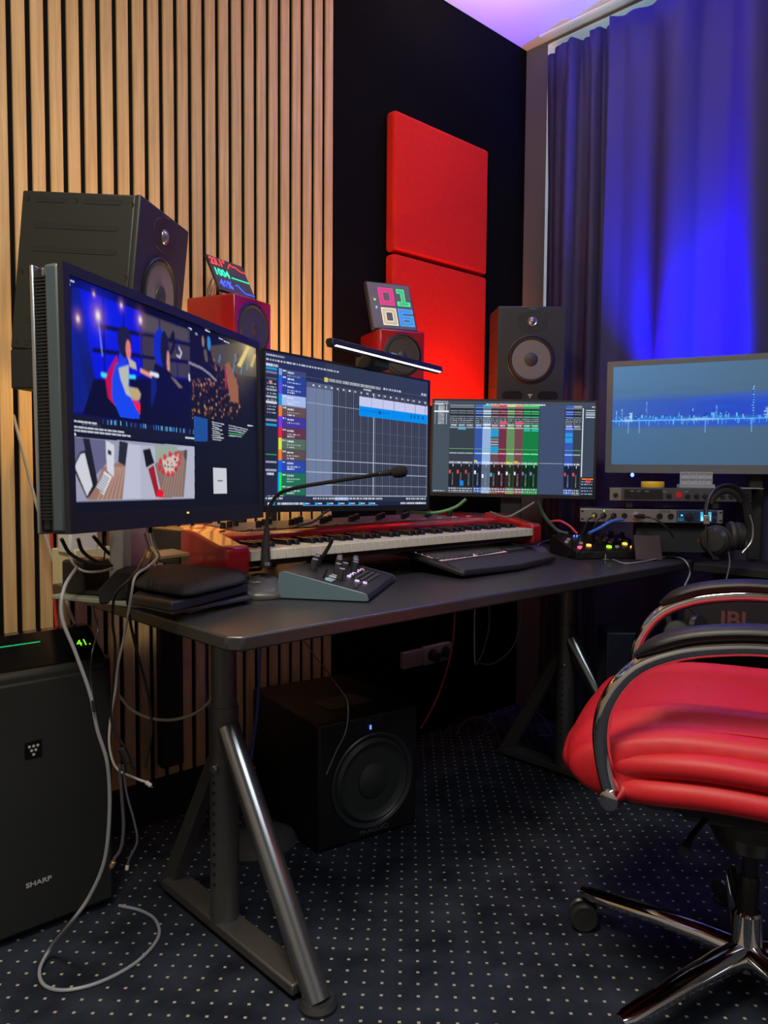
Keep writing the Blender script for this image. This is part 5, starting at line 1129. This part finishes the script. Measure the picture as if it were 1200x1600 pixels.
# ================================================================== cables
def cable(label, pts, r, mm, name='cable', cat='cable', n=10):
    P_ = [at(p[0], p[1], **({'D': p[2]} if not isinstance(p[2], dict) else p[2])) for p in pts]
    return tag(obj(name, MB().tube(spline(P_, n), r, 8), mm), label, cat)
GC = mat('grey_cable', (0.33, 0.34, 0.38), 0.4); WC = mat('white_cable', (0.6, 0.58, 0.52), 0.45); BC = mat('black_cable', (0.012, 0.012, 0.014), 0.4); RC = mat('red_cable', (0.5, 0.03, 0.025), 0.45); BEC = mat('beige_cable', (0.36, 0.33, 0.27), 0.5); BLC = mat('blue_cable', (0.03, 0.06, 0.3), 0.4); GNC = mat('green_cable', (0.05, 0.2, 0.06), 0.45)
Zf = {'Z': 0.004}
cable('long grey cable falling past the air purifier and looping on the carpet', [(120, 886, 1.60), (100, 920, 1.52), (97, 965, 1.50), (118, 1020, 1.50), (141, 1085, 1.50), (152, 1140, 1.50), (168, 1195, 1.50), (171, 1270, 1.50), (163, 1345, 1.50), (140, 1400, 1.50), (112, 1440, 1.50), (80, 1480, {'Z': 0.03}), (62, 1515, {'Z': 0.01}), (70, 1540, Zf), (105, 1547, Zf), (160, 1533, Zf), (215, 1502, Zf), (247, 1465, Zf), (243, 1438, Zf), (220, 1423, Zf), (186, 1415, Zf)], 0.0036, GC)
cable('thin black cable dropping from the board in front of the air purifier', [(146, 945, 1.56), (148, 960, 1.56), (153, 985, 1.56), (144, 1020, 1.52), (142, 1060, 1.52), (148, 1110, 1.50)], 0.0018, BC)
cable('white cable falling from the silver column to a loose end by the purifier', [(236, 855, 1.50), (246, 870, 1.46), (232, 885, 1.42), (212, 900, 1.36), (205, 930, 1.36), (195, 990, 1.42), (184, 1040, 1.46), (180, 1080, 1.48), (173, 1120, 1.50), (171, 1165, 1.50), (182, 1200, 1.5), (212, 1216, 1.5), (228, 1222, 1.5)], 0.0023, WC)
cable('black cable hanging beside the white one from the silver column, with a thick block', [(228, 860, 1.52), (218, 885, 1.42), (203, 905, 1.36), (180, 930, 1.36), (176, 970, 1.40), (180, 1010, 1.44), (178, 1060, 1.46), (173, 1110, 1.47), (178, 1140, 1.47), (193, 1165, 1.47), (210, 1205, 1.47)], 0.0026, BC)
cable('black cable, the one of the hanging bundle swinging out farthest toward the desk leg', [(238, 862, 1.52), (226, 885, 1.42), (201, 910, 1.37), (202, 960, 1.39), (212, 1010, 1.44), (228, 1070, 1.48), (236, 1115, 1.50), (236, 1150, 1.5), (227, 1200, 1.5)], 0.0026, BC)
cable('dark grey cable ending in a gold plug near the carpet', [(187, 1195, 1.50), (190, 1240, 1.50), (193, 1290, 1.50), (189, 1325, 1.5), (178, 1343, 1.50)], 0.0032, mat('slate_cable', (0.09, 0.085, 0.11), 0.5))
cable('dark grey cable ending in a white plug near the carpet', [(192, 1195, 1.49), (198, 1240, 1.49), (210, 1285, 1.49), (214, 1315, 1.49), (203, 1340, 1.49), (199, 1352, 1.49)], 0.0022, mat('slate_cable'))
def plug(label, a, b_, r, mm): 
    t = thing('cable_plug', label, 'plug', at(*a[:2], D=a[2])); o_ = Vector(t.location); e = at(*b_[:2], D=b_[2]) - o_
    obj('shell', MB().cyl((0, 0, 0), e, r, n=12), mm, t, bev=0.0008); obj('tip', MB().cyl(e, e * 1.35, r * 0.45, n=10), CHR, t)
plug('white loose jack plug at the end of the hanging white cable', (228, 1222, 1.5), (236, 1228, 1.5), 0.0042, WHT)
plug('small gold metal plug hanging just above the carpet', (178, 1346, 1.5), (174, 1355, 1.5), 0.0048, mat('gold_plug', (0.75, 0.5, 0.22), 0.3, 0.8))
plug('small white plug hanging just above the carpet', (199, 1352, 1.49), (198, 1359, 1.49), 0.0035, WHT)
tag(obj('cable_block', MB().cyl(at(190, 1168, D=1.46), at(200, 1192, D=1.46), 0.008), BLK, bev=0.002), 'black cylindrical block on the hanging black cable', 'cable block')
tag(obj('cable_adapter', MB().cyl(at(146, 1094, D=1.49), at(148, 1112, D=1.49), 0.0042), BLK, bev=0.001), 'small black inline adapter on the grey cable before the purifier', 'adapter')
cable('beige cord running from behind the big speaker down past the wide monitor', [(14, 508, 1.9), (7, 520, 1.9), (9, 560, 1.9), (20, 640, 1.9), (34, 700, 1.9), (52, 770, 1.9), (75, 850, 1.9), (104, 940, 1.9), (128, 1000, 1.9), (145, 1022, 1.9)], 0.0038, BEC)
cable('red cord hanging straight down the slats behind the wide monitor', [(70, 600, 1.95), (76, 700, 1.95), (80, 820, 1.95), (85, 930, 1.95), (92, 1025, 1.95)], 0.0042, RC)
for k, (pp, lab) in enumerate((([(96, 842, 1.55), (110, 865, 1.58), (140, 880, 1.6), (185, 884, 1.62)], 'thick black cable drooping under the near corner of the wide monitor'), ([(122, 842, 1.58), (130, 862, 1.6), (155, 878, 1.62), (186, 879, 1.64)], 'black cable, second of those drooping below the wide monitor'), ([(146, 838, 1.58), (158, 852, 1.6), (172, 866, 1.62), (190, 876, 1.64)], 'short black cable drooping closest to the silver column'))):
    cable(lab, pp, 0.0038, BC)
cable('white cable curving low from the adapter to the silver column', [(109, 864, 1.60), (114, 880, 1.6), (130, 892, 1.6), (155, 893, 1.6), (184, 886, 1.62)], 0.0026, WC)
for k, (a, b_) in enumerate((((165, 838), (157, 905)), ((181, 836), (164, 905)))): cable(['thin black wire rising behind the fabric flap, the outer one', 'thin black wire rising behind the fabric flap, next to the silver column'][k], [(a[0], a[1], 1.62), ((a[0] + b_[0]) / 2 + 2, 870, 1.62), (b_[0], b_[1], 1.62)], 0.0016, BC)
for k, (xo, mm) in enumerate(((0, BC), (4, BEC), (8, WC), (11, BC))): cable(['black lead tied against the silver column', 'beige lead tied beside the silver column', 'pale lead tied beside the silver column, next to the beige one', 'black lead tied beside the silver column, farthest from it'][k], [(226 + xo, 834, 1.60), (232 + xo, 855, 1.56), (238 + xo, 868, 1.52), (234 + xo, 880, 1.48)], 0.0022, mm)
cable('grey cable sagging behind the near desk leg in front of the slats', [(185, 1085, 1.8), (205, 1108, 1.8), (235, 1122, 1.8), (275, 1124, 1.8), (315, 1108, 1.8), (345, 1072, 1.8)], 0.0036, BEC)
cable('blue cable hanging from the desk behind the near leg', [(407, 1003, 1.75), (405, 1050, 1.75), (402, 1110, 1.75), (394, 1170, 1.75), (386, 1225, 1.75)], 0.0034, BLC)
cable('short orange red cable beside the subwoofer behind the near leg', [(397, 1198, 1.8), (394, 1213, 1.8), (386, 1233, 1.8)], 0.0034, mat('orange_cable', (0.6, 0.08, 0.02), 0.4))
cable('thin violet wire hanging behind the near desk leg', [(322, 1010, 1.8), (322, 1070, 1.8), (328, 1120, 1.8), (345, 1180, 1.8)], 0.002, mat('violet_wire', (0.05, 0.03, 0.2), 0.4))
cable('thin black wire running over the top of the subwoofer', [(470, 995, 1.7), (500, 1035, 1.68), (530, 1075, 1.62), (543, 1098, 1.57), (541, 1140, 1.55), (525, 1175, 1.55), (510, 1210, 1.55)], 0.0012, mat('dull_wire', (0.08, 0.08, 0.08), 0.4))
cable('red cable hanging behind the subwoofer under the desk', [(711, 955, 2.3), (708, 1000, 2.3), (700, 1040, 2.3), (685, 1085, 2.3), (668, 1120, 2.3), (657, 1138, 2.3)], 0.003, mat('dull_red_cable', (0.35, 0.03, 0.02), 0.45))
cable('thin grey wire, the straight one hanging under the middle of the desk', [(742, 945, 2.2), (741, 990, 2.2), (742, 1036, 2.2)], 0.002, GC)
cable('black wire curving under the middle of the desk', [(764, 942, 2.2), (764, 980, 2.2), (754, 1020, 2.2), (742, 1040, 2.2)], 0.002, mat('dull_wire'))
cable('black wire sagging widest under the middle of the desk', [(815, 930, 2.25), (812, 980, 2.25), (798, 1015, 2.25), (770, 1037, 2.25), (748, 1036, 2.25)], 0.0024, mat('dull_wire'))
for k in range(7):
    x0 = 690 + k * 22; pts = [(x0, 1128 - 3 * k, {'Z': 0.012}), (x0 + 15, 1105 - 4 * k, {'Z': 0.02}), (x0 + 40, 1098 - 2 * k, {'Z': 0.03}), (x0 + 62, 1110 + 2 * k, {'Z': 0.012}), (x0 + 40, 1125, {'Z': 0.008})]
    P_ = [at(p[0], p[1] + 25, **p[2]) for p in pts]
    o_ = obj('floor_cable', MB().tube(spline(P_, 8), 0.003, 7), mat('dull_wire') if k % 2 else BC)
    tag(o_, 'dim black cable in the tangle on the carpet under the far part of the desk', 'cable', 'cables tangled on the carpet')
cable('green cable bending down between the arranger and mixer monitors', [(640, 800, 2.2), (680, 801, 2.2), (710, 793, 2.2), (728, 780, 2.2)], 0.0045, GNC)
cable('dark green cable sloping behind the black wedge controller', [(840, 782, 2.3), (850, 805, 2.3), (870, 828, 2.28), (888, 834, 2.26)], 0.005, mat('dark_green_cable', (0.02, 0.05, 0.03), 0.4))
cable('red cable curving behind the black wedge controller', [(860, 815, 2.3), (875, 814, 2.28), (890, 822, 2.26), (902, 834, 2.24)], 0.0034, RC)
cable('blue cable running from the silver rack interface to the wedge controller', [(974, 812, 2.30), (955, 815, 2.26), (935, 826, 2.24), (920, 833, 2.22)], 0.0045, mat('bright_blue_cable', (0.05, 0.16, 0.55), 0.4))
cable('thin grey wire lying between the mouse and the wedge controller', [(835, 858, {'Z': 0.736}), (845, 848, {'Z': 0.736}), (862, 843, {'Z': 0.74}), (872, 845, {'Z': 0.74})], 0.002, GC)
cable('pale wire hanging over the far desk edge', [(1034, 868, {'Z': 0.736}), (1060, 871, {'Z': 0.736}), (1072, 878, 2.2), (1078, 895, 2.2), (1070, 915, 2.2)], 0.0022, GC)
cable('grey wire looping on the desk in front of the leather card', [(958, 874, {'Z': 0.735}), (975, 880, {'Z': 0.735}), (1000, 878, {'Z': 0.735}), (1040, 870, {'Z': 0.735}), (1065, 862, {'Z': 0.735})], 0.0018, GC)
cable('pale wire dangling below the headphones', [(1138, 860, 2.2), (1140, 880, 2.2), (1135, 905, 2.2)], 0.002, GC)
cable('black cable slung behind the mixer monitor stand', [(765, 800, 2.35), (790, 808, 2.35), (810, 800, 2.35), (835, 785, 2.35)], 0.004, mat('dull_wire'))
cable('black cable sagging over the keys end under the arranger monitor', [(465, 822, 1.75), (490, 815, 1.78), (505, 803, 1.8), (515, 796, 1.8)], 0.003, BC)

# under the desk
pw = thing('wall_socket_strip', 'dim white wall socket strip under the desk beyond the subwoofer', 'power socket', (1.93, 1.975, 0.46))
SWH = mat('socket_white', (0.35, 0.33, 0.34), 0.4)
c = at(646, 1030, Y=1.975); pw.location = c
obj('cover', MB().box(-0.05, 0.05, -0.003, 0.02, -0.03, 0.03), mat('pinkish_cover', (0.30, 0.24, 0.24), 0.5), pw, bev=0.003)
for dx_ in (0.095, 0.17):
    s_ = obj('socket', MB().box(dx_ - 0.036, dx_ + 0.036, -0.003, 0.02, -0.034, 0.034), SWH, pw, bev=0.004)
    obj('socket_well', MB().lathe([(0.022, 0), (0.022, 0.001)], (dx_, -0.003, 0), (0, -1, 0), 24), BLKM, s_)
    obj('plug', MB().cyl((dx_, -0.004, 0), (dx_, -0.035, -0.004), 0.018), BLK, pw, bev=0.003)
db = at(425, 1338, Z=0.0)
tag(obj('floor_dome', MB().lathe([(0.075, 0), (0.08, 0.015), (0.072, 0.035), (0.045, 0.052), (0, 0.058)], (db.x, db.y + 0.05, 0), n=36, sx=1.3), mat('dome_grey', (0.045, 0.048, 0.05), 0.6)), 'dark grey rounded dome lying on the carpet behind the near desk leg', 'dome')
tag(obj('cable_sleeve', MB().prism([(-0.035, -0.02), (0.03, -0.022), (0.034, 0.02), (-0.03, 0.02)], 0.20, 0.702, 'z', Matrix.Translation((1.00, 1.90, 0))), BLKM, bev=0.006), 'wide black cable sleeve hanging from the desk back against the slats', 'cable sleeve')
nb = at(1003, 1065, D=2.15)
tag(obj('storage_bin', MB().box(-0.06, 0.07, 0, 0.12, 0, 0.517, Matrix.LocRotScale(Vector((2.13, 1.19, 0)), Euler((0, 0, R_(-44))), None)), mat('navy_plastic', (0.01, 0.016, 0.04), 0.5), bev=0.006), 'dark navy storage bin on the carpet beyond the red chair', 'bin')
jb = thing('speaker_case', 'black speaker case with large dull red letters on the cabinet shelf behind the chair', 'speaker case', at(1150, 985, D=2.02), yaw=-55)
obj('case_body', MB().box(-0.13, 0.16, 0, 0.10, -0.04, 0.09), mat('case_black', (0.018, 0.015, 0.018), 0.55), jb, bev=0.012, seg=3)
text('logo', 'JBL', 0.062, mat('dull_red_print', (0.16, 0.05, 0.05), 0.5), jb, face_y(0.0, -0.0006, 0.025), bold=0.0012)
sh = thing('headphones', 'spare dark headphones lying beside the black speaker case', 'headphones', at(1070, 990, D=1.95), yaw=-40)
obj('ear_cup', MB().lathe([(0, 0.014), (0.03, 0.012), (0.034, 0), (0.028, -0.012)], (-0.02, 0, 0.0), (-0.5, -1, 0.3), 24), HB, sh)
obj('ear_cup', MB().lathe([(0, 0.014), (0.03, 0.012), (0.034, 0), (0.028, -0.012)], (0.045, 0.03, 0.01), (0.6, -1, 0.2), 24), HB, sh)
obj('headband', MB().tube(spline([(-0.03, 0.01, 0.01), (-0.035, 0.02, 0.05), (0.01, 0.03, 0.07), (0.05, 0.03, 0.04)], 8), 0.004, 8, 2), HB, sh)

# ================================================================== red chair
ch = thing('office_chair', 'red leather office chair with curved chrome arms and a five-star chrome base', 'chair', (1.50, 0.57, 0), yaw=203)
RL = mat('red_leather', (0.62, 0.014, 0.022), 0.5, noise=0.12, nscale=7, bump=0.12, bscale=260)
# seat cushion: lofted sections across x (near side is +x)
def seat_mesh():
    vs = []; fs = []; NX = 36; 
    # outline in (y,z): lists from front underside round the nose to the back
    top = lambda y: 0.592 - 0.9 * max(0, -y - 0.12) ** 1.75 - 0.02 * max(0, y)
    prof = []
    for i in range(9):
        y = 0.26 - i * 0.062; prof.append((y, top(y)))
    for i in range(1, 9):
        a = i / 8 * PI; prof.append((-0.236 - 0.128 * math.sin(a) ** 0.9, 0.487 + 0.072 * math.cos(a)))
    for i in range(1, 8): prof.append((-0.236 + i * 0.07, 0.415 + 0.014 * math.sin(i / 8 * PI) + 0.01 * (i / 8)))
    prof.append((0.27, 0.44))
    n = len(prof)
    for j in range(NX + 1):
        t = -1 + 2 * j / NX; r = (1 - abs(t) ** 5) ** 0.2
        e = abs(t)
        for (y, z) in prof:
            zc = 0.50; yc = -0.02
            fy = 1 - 0.10 * e ** 3; rr = 1 - 0.42 * e ** 7
            z2 = zc + (z - zc) * rr
            if z > 0.52: z2 -= 0.012 * math.exp(-((e - 0.80) / 0.05) ** 2) ; z2 += 0.012 * math.exp(-((e - 0.66) / 0.10) ** 2)
            vs.append((t * 0.252, yc + (y - yc) * fy * (0.90 if y < -0.02 else 1), z2))
    for j in range(NX):
        for i in range(n):
            k = (i + 1) % n; fs.append((j * n + i, j * n + k, (j + 1) * n + k, (j + 1) * n + i))
    fs.append(tuple(range(n))[::-1]); fs.append(tuple(NX * n + i for i in range(n)))
    return MB().add(vs, fs)
obj('seat', seat_mesh(), RL, ch, angle=80, subd=1)
def roll(pts, r, flat=1.0): 
    sp_ = spline(pts, 8); n = len(sp_)
    rr = [r * (0.35 + 0.65 * min(1, min(i, n - 1 - i) / 6)) for i in range(n)]
    return MB().tube(sp_, rr, 14, flat)
for s in (-1, 1):
    obj('side_bolster', roll([(s * 0.235, 0.26, 0.500), (s * 0.243, 0.10, 0.516), (s * 0.243, -0.06, 0.522), (s * 0.232, -0.17, 0.510), (s * 0.205, -0.25, 0.490), (s * 0.14, -0.30, 0.468)], 0.030, 0.8), RL, ch, angle=80)
    obj('side_bolster', roll([(s * 0.235, 0.26, 0.462), (s * 0.243, 0.10, 0.472), (s * 0.243, -0.06, 0.476), (s * 0.232, -0.18, 0.465), (s * 0.18, -0.26, 0.452)], 0.032, 0.8), RL, ch, angle=80)
obj('front_roll', roll([(-0.17, -0.288, 0.465), (-0.1, -0.308, 0.458), (0, -0.315, 0.457), (0.1, -0.308, 0.458), (0.17, -0.288, 0.465)], 0.03, 1.0), RL, ch, angle=80)
obj('seam_piping', MB().tube(spline([(0.212, 0.26, 0.560), (0.216, 0.05, 0.575), (0.212, -0.10, 0.571), (0.19, -0.21, 0.548), (0.14, -0.28, 0.515)], 8), 0.0028, 8), RL, ch)
# backrest, mostly beyond the frame
bm_ = MB(); nb_ = 14
vs = []; fs = []
for j in range(15):
    t = j / 14; z = 0.56 + 0.62 * t; y = 0.25 + 0.13 * t - 0.05 * math.sin(t * PI)
    for i in range(24):
        a = 2 * PI * i / 24; wv = 0.235 * (1 - 0.25 * t ** 3); e = 1 if 0 < j < 14 else 0.8
        vs.append((math.copysign(abs(math.cos(a)) ** 0.5, math.cos(a)) * wv * e, y + math.copysign(abs(math.sin(a)) ** 0.7, math.sin(a)) * 0.05 * e, z))
for j in range(14):
    for i in range(24): fs.append((j * 24 + i, j * 24 + (i + 1) % 24, (j + 1) * 24 + (i + 1) % 24, (j + 1) * 24 + i))
fs.append(tuple(range(24))[::-1]); fs.append(tuple(14 * 24 + i for i in range(24)))
obj('backrest', bm_.add(vs, fs), RL, ch, angle=60)
PAD = mat('arm_pad_vinyl', (0.015, 0.016, 0.018), 0.45)
for s in (1, -1):
    A = [(s * 0.272, -0.225, 0.465), (s * 0.272, -0.238, 0.515), (s * 0.272, -0.243, 0.563), (s * 0.272, -0.237, 0.607), (s * 0.272, -0.215, 0.652), (s * 0.272, -0.180, 0.688), (s * 0.272, -0.126, 0.714), (s * 0.272, -0.066, 0.728), (s * 0.272, 0.005, 0.735), (s * 0.272, 0.10, 0.730), (s * 0.272, 0.20, 0.712), (s * 0.272, 0.30, 0.69)]
    obj('arm_tube', MB().tube(spline(A, 8), 0.0145, 24), CHR, ch)
    Bp = [(s * 0.272, -0.192, 0.702), (s * 0.272, -0.160, 0.724), (s * 0.272, -0.115, 0.742), (s * 0.272, -0.06, 0.753), (s * 0.272, 0.005, 0.758), (s * 0.272, 0.09, 0.754), (s * 0.272, 0.17, 0.742), (s * 0.272, 0.22, 0.728)]
    sp_ = spline(Bp, 6); n = len(sp_)
    obj('arm_pad', MB().tube(sp_, [0.024 * min(1, 0.25 + 0.75 * math.sin(min(1, (i + 0.5) / 9) * PI / 2)) * (1 if i < n - 8 else max(0.25, (n - i) / 8)) for i in range(n)], 18, 0.55), PAD, ch)
    obj('arm_bolt', MB().lathe([(0.0165, -0.03), (0.0175, 0.008), (0.0165, 0.014), (0.0135, 0.0155), (0, 0.0155)], (s * 0.278, -0.223, 0.457), (s, -0.25, 0), 28), CHR, ch)
    obj('arm_bracket', MB().tube([(s * 0.262, -0.223, 0.457), (s * 0.15, -0.12, 0.41)], 0.010, 12), BLK, ch)
obj('mechanism', MB().box(-0.085, 0.085, -0.12, 0.12, 0.355, 0.41), BLK, ch, bev=0.012, seg=3)
obj('seat_plate', MB().box(-0.17, 0.17, -0.17, 0.17, 0.405, 0.425), BLKM, ch, bev=0.004)
obj('tilt_lever', MB().tube([(0.07, -0.07, 0.375), (0.16, -0.1, 0.365), (0.215, -0.11, 0.36)], [0.005, 0.005, 0.009], 10), BLK, ch)
obj('tension_knob', MB().lathe([(0.024, 0), (0.026, 0.03), (0.02, 0.036)], (0, -0.12, 0.372), (0, -1, -0.1), 20), BLK, ch)
obj('mechanism_cover', MB().lathe([(0.06, 0.30), (0.075, 0.33), (0.07, 0.357)], n=28), BLK, ch)
obj('gas_lift', MB().lathe([(0.0145, 0.15), (0.0145, 0.36)], n=24).lathe([(0.019, 0.15), (0.019, 0.235), (0.016, 0.24)], n=24), BLK, ch)
DCH = mat('dark_chrome', (0.55, 0.56, 0.58), 0.1, 1.0)
obj('hub', MB().lathe([(0.026, 0.055), (0.03, 0.06), (0.028, 0.10), (0.026, 0.165), (0.022, 0.17)], n=32), CHR, ch)
lg_ = None
for k in range(5):
    a = R_(94.6 - 203 + 72 * k - 90 + 180)   # local heading with -y as zero handled below
    th = R_(94.6 + 73 * k) - R_(203)
    d = Vector((math.cos(th), math.sin(th), 0)); q = Vector((-d.y, d.x, 0))
    sec = []
    for t_, hw, zt_b, zb in ((0.015, 0.026, 0.112, 0.058), (0.08, 0.026, 0.112, 0.066), (0.17, 0.0235, 0.106, 0.068), (0.26, 0.021, 0.096, 0.064), (0.325, 0.019, 0.089, 0.062), (0.345, 0.012, 0.086, 0.066)):
        for i in range(14):
            b_ = 2 * PI * i / 14; sec.append(d * t_ + q * math.cos(b_) * hw + Vector((0, 0, (zt_b + zb) / 2 + math.sin(b_) * (zt_b - zb) / 2)))
    fs = [tuple(range(14))[::-1]]
    for j in range(5):
        for i in range(14): fs.append((j * 14 + i, j * 14 + (i + 1) % 14, (j + 1) * 14 + (i + 1) % 14, (j + 1) * 14 + i))
    fs.append(tuple(70 + i for i in range(14)))
    lgk = obj('base_leg', MB().add(sec, fs), CHR, ch, angle=60)
    e = d * 0.325; ca = th + (0.6 if k % 2 else -0.9); w2 = Vector((math.cos(ca), math.sin(ca), 0)); f2 = Vector((-w2.y, w2.x, 0)); cc = e + f2 * 0.016
    cs = obj('caster', MB().cyl(e + Vector((0, 0, 0.04)), e + Vector((0, 0, 0.062)), 0.008).prism([(0.0, 0.03), (-0.014, 0.048), (0, 0.058), (0.03, 0.052), (0.03, 0.035)], -0.006, 0.006, 'y', Matrix.Translation(e) @ Matrix.Rotation(math.atan2(f2.y, f2.x), 4, 'Z')), BLK, ch)
    for sgn in (-1, 1):
        obj('wheel', MB().lathe([(0.006, 0), (0.026, 0.0), (0.0298, 0.004), (0.0298, 0.012), (0.0275, 0.016), (0.023, 0.0165), (0.0225, 0.0155), (0, 0.0155)], cc + w2 * 0.007 * sgn + Vector((0, 0, 0.0302)), w2 * sgn, 28), mat('caster_black', (0.03, 0.033, 0.037), 0.35), cs)
